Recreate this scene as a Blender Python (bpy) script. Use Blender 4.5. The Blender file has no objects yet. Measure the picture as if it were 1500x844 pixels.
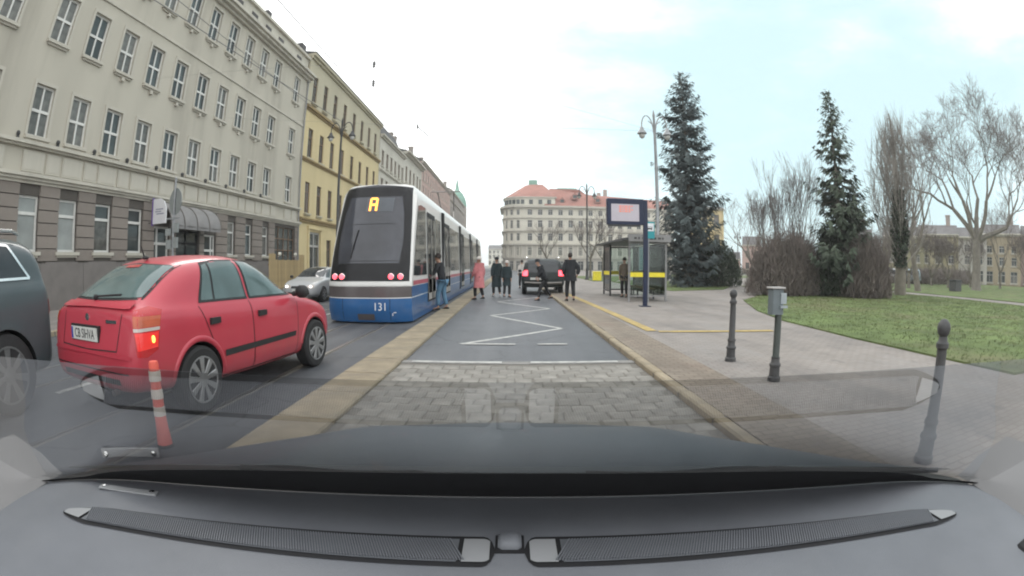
import bpy, bmesh, math, random
from mathutils import Vector, Matrix
from mathutils.bvhtree import BVHTree

random.seed(7)
PI = math.pi
scene = bpy.context.scene
col = scene.collection
R = math.radians

# ------------------------------------------------------------------ camera
EYE = 1.45
cam_data = bpy.data.cameras.new('dashcam')
cam = bpy.data.objects.new('dashcam', cam_data)
col.objects.link(cam)
scene.camera = cam
cam_data.type = 'PANO'
cam_data.sensor_width = 36.0
cam_data.clip_start = 0.02
cam_data.clip_end = 3000.0
lens = cam_data if hasattr(cam_data, 'panorama_type') else cam_data.cycles
lens.panorama_type = 'FISHEYE_LENS_POLYNOMIAL'
lens.fisheye_fov = R(179)
for k, v in zip('01234', (0.0, -5.80691502e-02, -4.25374966e-05, -2.29524898e-06, -2.66711966e-07)):
    setattr(lens, 'fisheye_polynomial_k' + k, v)
_b = Matrix(((1, 0, 0), (0, 0, -1), (0, 1, 0)))
_m = Matrix.Rotation(-0.0036, 3, 'Z') @ Matrix.Rotation(-0.0468, 3, 'X') @ Matrix.Rotation(-0.0029, 3, 'Y') @ _b
cam.matrix_world = Matrix.Translation((0, 0, EYE)) @ _m.to_4x4()

# ------------------------------------------------------------------ world, sun, exposure
SUN_EL, SUN_AZ = R(38), R(-35)          # azimuth measured from +Y towards +X
world = bpy.data.worlds.new('World')
scene.world = world
world.use_nodes = True
wn, wl = world.node_tree.nodes, world.node_tree.links
wn.clear()
w_out = wn.new('ShaderNodeOutputWorld')
w_sky = wn.new('ShaderNodeTexSky')
w_sky.sky_type = 'NISHITA'
w_sky.sun_disc = False
w_sky.sun_elevation = SUN_EL
w_sky.sun_rotation = SUN_AZ
w_bg1 = wn.new('ShaderNodeBackground'); w_bg1.inputs[1].default_value = 0.13
w_bg2 = wn.new('ShaderNodeBackground'); w_bg2.inputs[1].default_value = 1.0
w_tc = wn.new('ShaderNodeTexCoord')
w_dot = wn.new('ShaderNodeVectorMath'); w_dot.operation = 'DOT_PRODUCT'
_gap = Vector((0.60, 0.78, 0.20)).normalized()          # the thinner, bluish part of the overcast
w_dot.inputs[1].default_value = _gap
w_nz = wn.new('ShaderNodeTexNoise'); w_nz.inputs['Scale'].default_value = 3.2; w_nz.inputs['Detail'].default_value = 7; w_nz.inputs['Roughness'].default_value = 0.55
w_map = wn.new('ShaderNodeMapping'); w_map.inputs['Scale'].default_value = (1, 1, 2.6); w_map.inputs['Location'].default_value = (0.35, 0.1, 0.4)
w_add = wn.new('ShaderNodeMath'); w_add.operation = 'MULTIPLY_ADD'; w_add.inputs[1].default_value = 0.42
w_rmp = wn.new('ShaderNodeMapRange'); w_rmp.interpolation_type = 'SMOOTHSTEP'
w_rmp.inputs['From Min'].default_value = 0.86; w_rmp.inputs['From Max'].default_value = 1.18
w_mixc = wn.new('ShaderNodeMix'); w_mixc.data_type = 'RGBA'
w_mixc.inputs[6].default_value = (1.85, 1.88, 1.88, 1)
w_mixc.inputs[7].default_value = (0.80, 1.06, 1.10, 1)
w_mask = wn.new('ShaderNodeMath'); w_mask.operation = 'MULTIPLY'; w_mask.inputs[1].default_value = 0.12
w_mix = wn.new('ShaderNodeMixShader')
wl.new(w_tc.outputs['Generated'], w_dot.inputs[0])
wl.new(w_tc.outputs['Generated'], w_map.inputs['Vector'])
wl.new(w_map.outputs[0], w_nz.inputs['Vector'])
wl.new(w_nz.outputs['Fac'], w_add.inputs[0])
wl.new(w_dot.outputs['Value'], w_add.inputs[2])
wl.new(w_add.outputs[0], w_rmp.inputs['Value'])
wl.new(w_rmp.outputs[0], w_mixc.inputs[0])
wl.new(w_rmp.outputs[0], w_mask.inputs[0])
wl.new(w_mixc.outputs[2], w_bg2.inputs[0])
wl.new(w_sky.outputs[0], w_bg1.inputs[0])
wl.new(w_mask.outputs[0], w_mix.inputs[0])
wl.new(w_bg2.outputs[0], w_mix.inputs[1])
wl.new(w_bg1.outputs[0], w_mix.inputs[2])
wl.new(w_mix.outputs[0], w_out.inputs[0])

sun_d = bpy.data.lights.new('sun', 'SUN')
sun_d.energy = 1.1
sun_d.angle = R(25)
sun_d.color = (1.0, 0.96, 0.9)
sun_o = bpy.data.objects.new('sun', sun_d)
col.objects.link(sun_o)
_sd = Vector((math.sin(SUN_AZ) * math.cos(SUN_EL), math.cos(SUN_AZ) * math.cos(SUN_EL), math.sin(SUN_EL)))
sun_o.rotation_euler = _sd.to_track_quat('Z', 'Y').to_euler()
sun_o.location = (0, 0, 60)

scene.view_settings.view_transform = 'Standard'
scene.view_settings.look = 'None'
scene.view_settings.gamma = 1.0
scene.view_settings.use_curve_mapping = False
scene.view_settings.exposure = 0.04
scene.render.engine = 'CYCLES'
scene.cycles.use_denoising = True
scene.cycles.max_bounces = 6
scene.cycles.transparent_max_bounces = 16
scene.cycles.filter_width = 2.0

# ------------------------------------------------------------------ materials
def lin(r, g, b):
    f = lambda c: (c / 255 / 12.92) if c <= 10.3 else ((c / 255 + 0.055) / 1.055) ** 2.4
    return (f(r), f(g), f(b))

def mat(name, rgb, rough=0.7, var=0.12, scale=2.0, metal=0.0, bump=0.0, bscale=40.0, spec=0.4, stain=None, stain_scale=0.6,
        stain_amt=0.5, rand=0.0, coat=0.0, emit=None, emit_s=0.0, streak=False):
    m = bpy.data.materials.new(name)
    m.use_nodes = True
    n, l = m.node_tree.nodes, m.node_tree.links
    p = n['Principled BSDF']
    p.inputs['Roughness'].default_value = rough
    p.inputs['Metallic'].default_value = metal
    p.inputs['Specular IOR Level'].default_value = spec
    if coat:
        p.inputs['Coat Weight'].default_value = coat
        p.inputs['Coat Roughness'].default_value = 0.06
    tc = n.new('ShaderNodeTexCoord')
    vec = tc.outputs['Object']
    if streak:
        mp = n.new('ShaderNodeMapping'); mp.inputs['Scale'].default_value = (1, 1, 0.12)
        l.new(vec, mp.inputs['Vector']); vec = mp.outputs[0]
    nz = n.new('ShaderNodeTexNoise')
    nz.inputs['Scale'].default_value = scale; nz.inputs['Detail'].default_value = 6
    l.new(vec, nz.inputs['Vector'])
    mr = n.new('ShaderNodeMapRange'); mr.inputs['From Min'].default_value = 0.3; mr.inputs['From Max'].default_value = 0.7
    l.new(nz.outputs['Fac'], mr.inputs['Value'])
    mx = n.new('ShaderNodeMix'); mx.data_type = 'RGBA'
    mx.inputs[6].default_value = (*[min(1, c * (1 - var)) for c in rgb], 1)
    mx.inputs[7].default_value = (*[min(1, c * (1 + var)) for c in rgb], 1)
    l.new(mr.outputs[0], mx.inputs[0])
    out = mx.outputs[2]
    if stain:
        n2 = n.new('ShaderNodeTexNoise'); n2.inputs['Scale'].default_value = stain_scale; n2.inputs['Detail'].default_value = 8; n2.inputs['Roughness'].default_value = 0.65
        l.new(vec, n2.inputs['Vector'])
        r2 = n.new('ShaderNodeMapRange'); r2.inputs['From Min'].default_value = 0.48; r2.inputs['From Max'].default_value = 0.72; r2.inputs['To Max'].default_value = stain_amt
        l.new(n2.outputs['Fac'], r2.inputs['Value'])
        m2 = n.new('ShaderNodeMix'); m2.data_type = 'RGBA'
        m2.inputs[7].default_value = (*stain, 1)
        l.new(r2.outputs[0], m2.inputs[0]); l.new(out, m2.inputs[6]); out = m2.outputs[2]
    if rand:
        oi = n.new('ShaderNodeObjectInfo')
        r3 = n.new('ShaderNodeMapRange'); r3.inputs['To Min'].default_value = 1 - rand; r3.inputs['To Max'].default_value = 1 + rand
        l.new(oi.outputs['Random'], r3.inputs['Value'])
        hs = n.new('ShaderNodeHueSaturation')
        l.new(r3.outputs[0], hs.inputs['Value']); l.new(out, hs.inputs['Color']); out = hs.outputs[0]
    l.new(out, p.inputs['Base Color'])
    if bump:
        n3 = n.new('ShaderNodeTexNoise'); n3.inputs['Scale'].default_value = bscale; n3.inputs['Detail'].default_value = 4
        l.new(tc.outputs['Object'], n3.inputs['Vector'])
        bp = n.new('ShaderNodeBump'); bp.inputs['Strength'].default_value = bump; bp.inputs['Distance'].default_value = 0.02
        l.new(n3.outputs['Fac'], bp.inputs['Height']); l.new(bp.outputs[0], p.inputs['Normal'])
    if emit:
        p.inputs['Emission Color'].default_value = (*emit, 1)
        p.inputs['Emission Strength'].default_value = emit_s
    return m

def paver_mat(name, rgb, joint, bw, bh, var=0.18, rough=0.85, squash=1.0, mortar=0.012, stain=None):
    m = mat(name, rgb, rough, 0.1, 1.2, bump=0.0, stain=stain, stain_scale=0.5, stain_amt=0.55)
    n, l = m.node_tree.nodes, m.node_tree.links
    p = n['Principled BSDF']
    src = p.inputs['Base Color'].links[0].from_socket
    tc = n.new('ShaderNodeTexCoord')
    br = n.new('ShaderNodeTexBrick')
    br.inputs['Scale'].default_value = 1.0
    br.inputs['Brick Width'].default_value = bw; br.inputs['Row Height'].default_value = bh
    br.inputs['Mortar Size'].default_value = mortar; br.inputs['Mortar Smooth'].default_value = 0.4
    br.inputs['Color1'].default_value = (1 - var, 1 - var, 1 - var, 1)
    br.inputs['Color2'].default_value = (1 + var, 1 + var, 1 + var, 1)
    br.inputs['Mortar'].default_value = (*joint, 1)
    l.new(tc.outputs['Object'], br.inputs['Vector'])
    mx = n.new('ShaderNodeMix'); mx.data_type = 'RGBA'; mx.blend_type = 'MULTIPLY'; mx.inputs[0].default_value = 1
    l.new(src, mx.inputs[6]); l.new(br.outputs['Color'], mx.inputs[7]); l.new(mx.outputs[2], p.inputs['Base Color'])
    bp = n.new('ShaderNodeBump'); bp.invert = True; bp.inputs['Strength'].default_value = 0.4; bp.inputs['Distance'].default_value = 0.01
    l.new(br.outputs['Fac'], bp.inputs['Height']); l.new(bp.outputs[0], p.inputs['Normal'])
    return m

def clear_mat(name, tint=(0.9, 0.95, 0.95), gloss=1.0, ior=1.45, rough=0.02):
    m = bpy.data.materials.new(name); m.use_nodes = True
    n, l = m.node_tree.nodes, m.node_tree.links
    n.clear()
    o = n.new('ShaderNodeOutputMaterial')
    t = n.new('ShaderNodeBsdfTransparent'); t.inputs[0].default_value = (*tint, 1)
    g = n.new('ShaderNodeBsdfGlossy'); g.inputs['Roughness'].default_value = rough
    f = n.new('ShaderNodeFresnel'); f.inputs[0].default_value = ior
    k = n.new('ShaderNodeMath'); k.operation = 'MULTIPLY'; k.inputs[1].default_value = gloss; k.use_clamp = True
    s = n.new('ShaderNodeMixShader')
    l.new(f.outputs[0], k.inputs[0]); l.new(k.outputs[0], s.inputs[0]); l.new(t.outputs[0], s.inputs[1]); l.new(g.outputs[0], s.inputs[2]); l.new(s.outputs[0], o.inputs[0])
    return m

M = {}
M['asphalt'] = mat('asphalt', (0.078, 0.083, 0.092), 0.62, 0.14, 1.3, bump=0.35, bscale=120, stain=(0.055, 0.058, 0.066), stain_scale=0.35, stain_amt=0.7)
M['lane'] = mat('bus_lane_asphalt', (0.085, 0.09, 0.10), 0.5, 0.12, 1.1, bump=0.35, bscale=110, stain=(0.058, 0.062, 0.072), stain_scale=0.45, stain_amt=0.8)
M['ground'] = mat('ground_paving', (0.22, 0.215, 0.205), 0.9, 0.12, 0.3)
M['pavement'] = paver_mat('grey_paving', (0.25, 0.23, 0.21), (0.80, 0.74, 0.74), 0.2, 0.1, 0.07, stain=(0.17, 0.162, 0.158))
M['tanpave'] = paver_mat('tan_paving', (0.21, 0.18, 0.145), (0.66, 0.64, 0.62), 0.2, 0.1, 0.14, stain=(0.21, 0.15, 0.12))
M['kerb'] = mat('sandy_kerb', (0.285, 0.24, 0.17), 0.9, 0.2, 3, bump=0.4, bscale=60, rand=0.08, stain=(0.16, 0.145, 0.12), stain_scale=1.6, stain_amt=.8)
M['sett'] = mat('sett_stone', (0.215, 0.205, 0.185), 0.8, 0.22, 4, bump=0.5, bscale=25, rand=0.10)
M['joint'] = mat('sett_joint', (0.155, 0.145, 0.128), 0.95, 0.2, 20)
M['white_line'] = mat('white_paint', (0.42, 0.42, 0.40), 0.7, 0.15, 9, stain=(0.14, 0.145, 0.15), stain_scale=5, stain_amt=0.8)
M['yellow_line'] = mat('yellow_paving', (0.38, 0.285, 0.11), 0.85, 0.2, 8, stain=(0.24, 0.20, 0.14), stain_scale=2.5, stain_amt=.8)
M['grass'] = mat('lawn', (0.098, 0.138, 0.045), 0.9, 0.35, 0.9, bump=0.5, bscale=60, stain=(0.15, 0.135, 0.075), stain_scale=0.3, stain_amt=0.85)
M['blade'] = mat('grass_blade', (0.11, 0.14, 0.05), 0.8, 0.45, .8, stain=(.16, .145, .07), stain_scale=.35, stain_amt=.8)
M['path'] = mat('park_path', (0.31, 0.295, 0.28), 0.9, 0.1, 0.8)
M['steel'] = mat('rail_steel', (0.2, 0.19, 0.18), 0.4, 0.1, 3, metal=0.8)

def add_wear(m, dark, light, amt=0.5, cracks=0.5, stretch=0.035):
    """lengthwise tyre polish, oil spots and fine cracks on an asphalt surface"""
    n, l = m.node_tree.nodes, m.node_tree.links
    p = n['Principled BSDF']; src = p.inputs['Base Color'].links[0].from_socket
    tc = n.new('ShaderNodeTexCoord')
    mp = n.new('ShaderNodeMapping'); mp.inputs['Scale'].default_value = (1.4, stretch, 1); l.new(tc.outputs['Object'], mp.inputs['Vector'])
    a = n.new('ShaderNodeTexNoise'); a.inputs['Scale'].default_value = 1.3; a.inputs['Detail'].default_value = 5; l.new(mp.outputs[0], a.inputs['Vector'])
    def blend(fac, colr, src):
        x = n.new('ShaderNodeMix'); x.data_type = 'RGBA'; x.inputs[7].default_value = (*colr, 1); l.new(fac, x.inputs[0]); l.new(src, x.inputs[6]); return x.outputs[2]
    def ramp(s, lo, hi, to):
        r = n.new('ShaderNodeMapRange'); r.inputs['From Min'].default_value = lo; r.inputs['From Max'].default_value = hi; r.inputs['To Max'].default_value = to; l.new(s, r.inputs['Value']); return r.outputs[0]
    src = blend(ramp(a.outputs['Fac'], .5, .68, amt), light, src)
    src = blend(ramp(a.outputs['Fac'], .48, .3, amt), dark, src)
    b = n.new('ShaderNodeTexNoise'); b.inputs['Scale'].default_value = 2.3; b.inputs['Detail'].default_value = 3; l.new(tc.outputs['Object'], b.inputs['Vector'])
    src = blend(ramp(b.outputs['Fac'], .64, .72, .55), dark, src)
    if cracks:
        d = n.new('ShaderNodeTexNoise'); d.inputs['Scale'].default_value = 1.1; d.inputs['Detail'].default_value = 6; l.new(tc.outputs['Object'], d.inputs['Vector'])
        w = n.new('ShaderNodeVectorMath'); w.operation = 'MULTIPLY_ADD'; w.inputs[1].default_value = (1.2, 1.2, 1.2); l.new(d.outputs['Color'], w.inputs[0]); l.new(tc.outputs['Object'], w.inputs[2])
        v = n.new('ShaderNodeTexVoronoi'); v.feature = 'DISTANCE_TO_EDGE'; v.inputs['Scale'].default_value = .32; l.new(w.outputs[0], v.inputs['Vector'])
        src = blend(ramp(v.outputs['Distance'], .010, .002, cracks), tuple(q * .5 for q in dark), src)
    l.new(src, p.inputs['Base Color'])
add_wear(M['asphalt'], (0.045, 0.048, 0.054), (0.10, 0.105, 0.112), .6, .6)
add_wear(M['lane'], (0.05, 0.054, 0.062), (0.112, 0.117, 0.125), .6, .5)
add_wear(M['pavement'], (0.14, 0.132, 0.128), (0.245, 0.235, 0.228), .45, 0, .25)
add_wear(M['tanpave'], (0.13, 0.108, 0.088), (0.245, 0.215, 0.18), .5, 0, .3)

# ------------------------------------------------------------------ mesh helpers
class MB:
    def __init__(s):
        s.v, s.f, s.m = [], [], []
        s.M = Matrix.Identity(4)
    def add(s, vs, fs, m=0):
        o = len(s.v)
        s.v += [tuple(s.M @ Vector(v)) for v in vs]
        s.f += [tuple(i + o for i in f) for f in fs]
        s.m += [m] * len(fs)
        return s
    def box(s, x0, y0, z0, x1, y1, z1, m=0):
        return s.add([(x0, y0, z0), (x1, y0, z0), (x1, y1, z0), (x0, y1, z0), (x0, y0, z1), (x1, y0, z1), (x1, y1, z1), (x0, y1, z1)],
                     [(3, 2, 1, 0), (4, 5, 6, 7), (0, 1, 5, 4), (1, 2, 6, 5), (2, 3, 7, 6), (3, 0, 4, 7)], m)
    def cbox(s, x0, y0, z0, x1, y1, z1, c, m=0):
        """box whose four upright edges and top rim are chamfered by c"""
        def ring(d, z):
            return [(x0 + d + c, y0 + d, z), (x1 - d - c, y0 + d, z), (x1 - d, y0 + d + c, z), (x1 - d, y1 - d - c, z), (x1 - d - c, y1 - d, z), (x0 + d + c, y1 - d, z), (x0 + d, y1 - d - c, z), (x0 + d, y0 + d + c, z)]
        return s.loft([ring(0, z0), ring(0, z1 - c), ring(c, z1)], m, closed=True)
    def loft(s, rings, m=0, closed=True, caps=True):
        k = len(rings[0]); vs = [p for r in rings for p in r]; fs = []
        for i in range(len(rings) - 1):
            for j in range(k if closed else k - 1):
                a, b = i * k + j, i * k + (j + 1) % k
                fs.append((a, b, b + k, a + k))
        if caps:
            fs.append(tuple(range(k))[::-1]); fs.append(tuple(range((len(rings) - 1) * k, len(rings) * k)))
        return s.add(vs, fs, m)
    def tube(s, pts, rad, n=8, m=0, caps=True):
        pts = [Vector(p) for p in pts]
        if not hasattr(rad, '__len__'): rad = [rad] * len(pts)
        rings, ref = [], None
        for i, p in enumerate(pts):
            d = (pts[min(i + 1, len(pts) - 1)] - pts[max(i - 1, 0)]).normalized()
            if ref is None or abs(ref.dot(d)) > 0.95:
                ref = Vector((1, 0, 0)) if abs(d.x) < 0.8 else Vector((0, 1, 0))
            a = d.cross(ref).normalized(); b = d.cross(a); ref = b.cross(d) if False else ref
            rings.append([tuple(p + (a * math.cos(2 * PI * j / n) + b * math.sin(2 * PI * j / n)) * rad[i]) for j in range(n)])
        return s.loft(rings, m, True, caps)
    def lathe(s, prof, n=16, c=(0, 0, 0), axis='z', m=0, caps=True):
        rings = []
        for r, h in prof:
            ring = []
            for j in range(n):
                a = 2 * PI * j / n
                x, y = r * math.cos(a), r * math.sin(a)
                ring.append((c[0] + x, c[1] + y, c[2] + h) if axis == 'z' else (c[0] + h, c[1] + x, c[2] + y) if axis == 'x' else (c[0] + y, c[1] + h, c[2] + x))
            rings.append(ring)
        return s.loft(rings, m, True, caps)
    def prism(s, poly, z0, z1, m=0, axis='z'):
        f = {'z': lambda a, b, h: (a, b, h), 'x': lambda a, b, h: (h, a, b), 'y': lambda a, b, h: (a, h, b)}[axis]
        return s.loft([[f(a, b, z0) for a, b in poly], [f(a, b, z1) for a, b in poly]], m)
    def sheet(s, poly, z, m=0):
        return s.add([(a, b, z) for a, b in poly], [tuple(range(len(poly)))], m)
    def ball(s, c, r, n=10, k=6, m=0, sc=(1, 1, 1)):
        rings = []
        for i in range(1, k):
            t = PI * i / k
            rings.append([(c[0] + sc[0] * r * math.sin(t) * math.cos(2 * PI * j / n), c[1] + sc[1] * r * math.sin(t) * math.sin(2 * PI * j / n), c[2] - sc[2] * r * math.cos(t)) for j in range(n)])
        return s.loft(rings, m)
    def mesh(s, name, mats, smooth=None):
        me = bpy.data.meshes.new(name)
        me.from_pydata(s.v, [], s.f)
        for x in (mats if isinstance(mats, (list, tuple)) else [mats]):
            me.materials.append(x)
        me.polygons.foreach_set('material_index', s.m)
        if smooth is not None:
            me.polygons.foreach_set('use_smooth', [True] * len(s.f))
            if smooth < 180: me.set_sharp_from_angle(angle=R(smooth))
        me.update()
        return me
    def build(s, name, mats, parent=None, loc=(0, 0, 0), smooth=None):
        return link(name, s.mesh(name, mats, smooth), parent, loc)

def link(name, me, parent=None, loc=(0, 0, 0), rz=0.0):
    o = bpy.data.objects.new(name, me)
    col.objects.link(o)
    o.parent = parent
    o.location = loc
    if rz: o.rotation_euler = (0, 0, rz)
    return o

def empty(name, loc=(0, 0, 0), rz=0.0, parent=None):
    o = bpy.data.objects.new(name, None)
    o.empty_display_size = 0.3
    col.objects.link(o)
    o.location = loc; o.rotation_euler = (0, 0, rz); o.parent = parent
    return o

def tag(o, label=None, cat=None, group=None, kind=None):
    if label: o['label'] = label
    if cat: o['category'] = cat
    if group: o['group'] = group
    if kind: o['kind'] = kind
    return o

def struct(o): o['kind'] = 'structure'; return o

def copy_tree(o, parent=None):
    c = o.copy(); col.objects.link(c); c.parent = parent
    for ch in list(o.children): copy_tree(ch, c)
    return c

# modifiers are evaluated in a scratch scene and only their meshes are kept
scratch = bpy.data.scenes.new('scratch')
def bake(ob):
    scratch.collection.objects.link(ob)
    vl = scratch.view_layers[0]
    vl.update()
    dg = vl.depsgraph
    dg.update()
    me = bpy.data.meshes.new_from_object(ob.evaluated_get(dg), depsgraph=dg)
    scratch.collection.objects.unlink(ob)
    return me

def text_mesh(txt, size, depth, m, sx=1.0, space=1.0):
    cu = bpy.data.curves.new('lettering', 'FONT')
    cu.body = txt; cu.size = size; cu.extrude = depth; cu.align_x = 'CENTER'; cu.align_y = 'CENTER'; cu.space_character = space
    cu.resolution_u = 3
    ob = bpy.data.objects.new('lettering', cu)
    me = bake(ob)
    bpy.data.objects.remove(ob)
    for v in me.vertices: v.co.x *= sx
    me.materials.clear(); me.materials.append(m)
    return me
# ------------------------------------------------------------------ ground, roads, paving, lawns
PAV = 0.08
g = MB(); g.sheet([(-1500, -1500), (1500, -1500), (1500, 1500), (-1500, 1500)], -0.05); struct(g.build('ground', M['ground']))
g = MB(); g.box(-10.3, -15, -0.04, -2.2, 260, 0.0); struct(g.build('road', M['asphalt']))
g = MB(); g.box(-1.6, 7.12, -0.04, 1.85, 120, 0.0); struct(g.build('bus_lane', M['lane']))
g = MB(); g.box(-30, 120, -0.04, 60, 129, 0.002); struct(g.build('cross_street', M['asphalt']))
g = MB(); g.box(-17, -15, -0.04, -10.45, 260, 0.12); left_walk = struct(g.build('left_pavement', M['pavement']))
g = MB(); g.prism([(2.0, -6), (30, -6), (70, 5), (120, 40), (120, 118), (2.0, 118)], -0.04, PAV); struct(g.build('right_pavement', M['pavement']))
g = MB(); g.box(2.0, -3, PAV, 2.72, 26, PAV + 0.004); struct(g.build('tan_paving_strip', M['tanpave']))

# kerb stones, one object each
def kerb_run(name, x0, x1, z1, ys, parent_name):
    base = MB(); base.box(x0 + .01, ys[0], -0.04, x1 - .01, ys[-1] + 1, z1 - .03)
    root = struct(base.build(parent_name, M['joint']))
    protos = []
    for k in range(3):
        b = MB(); b.cbox(x0 + random.uniform(0, .008), 0.006, -0.04, x1 - random.uniform(0, .008), 0.994, z1 + random.uniform(-.006, .006), 0.02)
        protos.append(b.mesh('kerb_stone', M['kerb']))
    for y in ys:
        link('kerb_stone', random.choice(protos), root, (0, y, 0))
kerb_run('left', -2.2, -1.6, 0.07, list(range(0, 58)), 'platform_kerb')
kerb_run('right', 1.85, 2.0, PAV + .012, list(range(0, 40)), 'right_kerb')
kerb_run('far', -10.45, -10.3, 0.13, list(range(2, 60)), 'far_kerb')

# setts of the raised crossing
b = MB(); b.box(-1.6, -4, -0.04, 1.85, 6.93, 0.016)
sett_bed = struct(b.build('cobbled_crossing', M['joint']))
sett_meshes = {}
for k in range(6):
    q = MB()
    w, h, t = 0.214, 0.240, 0.026 + random.uniform(-.005, .006)
    c = 0.009
    jit = lambda: random.uniform(-.012, .012)
    P = [(-w / 2 + jit(), -h / 2 + jit()), (w / 2 + jit(), -h / 2 + jit()), (w / 2 + jit(), h / 2 + jit()), (-w / 2 + jit(), h / 2 + jit())]
    ring = lambda s, z: [(x * s + random.uniform(-.004, .004), y * s + random.uniform(-.004, .004), z + random.uniform(-.003, .003)) for x, y in P]
    q.loft([ring(1, -0.01), ring(.99, t - c), ring(.93, t - .004), ring(.6, t + .004)], 0)
    sett_meshes[k] = q.mesh('sett', M['sett'], 60)
nrow = 0
y = 3.2
while y < 6.92:
    x = -1.49 + (0.11 if nrow % 2 else 0)
    while x < 1.78:
        o = link('sett', sett_meshes[random.randrange(6)], sett_bed, (x + random.uniform(-.008, .008), y + random.uniform(-.008, .008), 0))
        o.rotation_euler = (random.uniform(-.02, .02), random.uniform(-.02, .02), random.choice((0, PI)) + random.uniform(-.03, .03))
        x += 0.222
    y += 0.248; nrow += 1
b = MB(); b.box(-1.6, 6.932, -0.04, 1.85, 7.118, 0.028); struct(b.build('edging_slab', mat('edging_concrete', (0.22, 0.215, 0.205), 0.85, 0.15, 5, bump=.3)))

def strip_poly(p, q, w):
    p, q = Vector(p), Vector(q); d = (q - p).normalized(); n = Vector((-d.y, d.x)) * w / 2
    return [tuple(p + n), tuple(p - n), tuple(q - n), tuple(q + n)]
def paint(name, segs, w, z, m):
    b = MB()
    for i, (p, q) in enumerate(segs):
        pl = strip_poly(p, q, w)
        b.sheet(pl[::-1] if (Vector(pl[1]) - Vector(pl[0])).cross(Vector(pl[2]) - Vector(pl[1])) < 0 else pl, z + 0.0012 * i, 0)
    return struct(b.build(name, m))
Z = [(-0.91, 8.86), (1.17, 11.1), (-0.55, 13.96), (1.3, 16.2), (-0.5, 19.2), (1.3, 22.0)]
paint('zigzag_marking', list(zip(Z[:-1], Z[1:])), 0.13, 0.004, M['white_line'])
paint('bay_marking', [((-0.82, 8.83), (0.1, 8.83)), ((0.5, 8.83), (1.05, 8.83))], 0.12, 0.012, M['white_line'])
paint('stop_marking', [((-1.45, 7.03), (-0.12, 7.03)), ((0.3, 7.03), (1.6, 7.03))], 0.12, 0.033, M['white_line'])
paint('lane_line', [((-5.45, y0), (-5.45, y0 + 2)) for y0 in (3.6, 8, 12.4)], 0.12, 0.004, M['white_line'])
YL = [(2.5, 26), (2.62, 20), (2.95, 10.3)]
yl = paint('tactile_strip', [((2.72, 24), (2.93, 14)), ((2.93, 14), (2.99, 9.9)), ((3.11, 9.80), (5.75, 9.45))], 0.24, PAV + .009, M['yellow_line'])

# tram rails
b = MB()
for x in (-4.05, -3.05, -7.05, -6.05):
    b.box(x - .035, -12, -0.02, x + .035, 230, 0.006); b.box(x + .045, -12, -0.02, x + .075, 230, 0.003, 1)
struct(b.build('tram_rails', [M['steel'], M['joint']]))

# lawns
def lawn(poly, n_blades, seed):
    b = MB(); b.prism(poly, 0.0, PAV + .035)
    o = struct(b.build('lawn', M['grass']))
    rnd = random.Random(seed)
    xs = [p[0] for p in poly]; ys = [p[1] for p in poly]
    def inside(x, y):
        r = False
        for i in range(len(poly)):
            (x1, y1), (x2, y2) = poly[i], poly[i - 1]
            if (y1 > y) != (y2 > y) and x < (x2 - x1) * (y - y1) / (y2 - y1) + x1: r = not r
        return r
    v, f = [], []
    k = 0
    while k < n_blades:
        x, y = rnd.uniform(min(xs), max(xs)), rnd.uniform(min(ys), max(ys))
        if not inside(x, y): continue
        k += 1
        for _ in range(3):
            a = rnd.uniform(0, 2 * PI); w = rnd.uniform(.006, .012); h = rnd.uniform(.02, .055); l = rnd.uniform(-.03, .03)
            dx, dy = math.cos(a) * w, math.sin(a) * w
            x2, y2 = x + rnd.uniform(-.06, .06), y + rnd.uniform(-.06, .06)
            i = len(v); z = PAV + .03
            v += [(x2 - dx, y2 - dy, z), (x2 + dx, y2 + dy, z), (x2 + dy * 3 + l, y2 + l, z + h)]; f.append((i, i + 1, i + 2))
    gb = MB(); gb.v, gb.f, gb.m = v, f, [0] * len(f)
    tag(gb.build('grass', M['blade']), kind='stuff')
    return o
lawn([(9.7, 18.5), (7.87, 14), (7.13, 11.1), (6.9, 7.8), (6.95, 5.2), (7.05, 3.6), (9.5, 3.1), (20, 6.0), (24, 11.3), (24.5, 18), (24.5, 24.2), (20.7, 23.6), (12.9, 22.4)], 16000, 3)
lawn([(27, 13.5), (90, 38), (75, 60), (30, 42), (17, 33), (16, 26.2), (27.3, 26.2)], 5000, 4)
lawn([(9, 26), (13.1, 27.8), (16.5, 33.5), (19, 40), (12, 46), (8.5, 40)], 3000, 5)
lawn([(7.2, 42), (9.2, 42), (15, 62), (7.6, 62)], 800, 6)
lawn([(18, 60), (60, 60), (70, 80), (20, 75)], 800, 8)
# ------------------------------------------------------------------ buildings
M['grey_plaster'] = mat('grey_plaster', (0.475, 0.447, 0.378), 0.9, 0.06, 0.7, stain=(0.31, 0.285, 0.24), stain_scale=0.45, stain_amt=0.75, bump=.15, streak=True)
M['grey_trim'] = mat('pale_trim', (0.50, 0.475, 0.41), 0.85, 0.08, 1.5, stain=(0.33, 0.31, 0.27), stain_scale=0.9, streak=True)
M['brown_stone'] = mat('brown_stone', (0.24, 0.21, 0.185), 0.9, 0.1, 1.8, bump=.3, rand=0.08, stain=(0.19, 0.165, 0.15), stain_scale=0.8)
M['stone_joint'] = mat('stone_groove', (0.10, 0.09, 0.08), 0.95, 0.1, 3)
M['plinth'] = mat('dark_plinth', (0.175, 0.16, 0.15), 0.9, 0.12, 2)
M['win_white'] = mat('white_window_frame', (0.66, 0.66, 0.63), 0.5, 0.06, 4)
M['win_brown'] = mat('brown_window_frame', (0.16, 0.10, 0.06), 0.6, 0.12, 4)
M['win_grey'] = mat('grey_window_frame', (0.36, 0.35, 0.33), 0.6, 0.1, 4)
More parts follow.
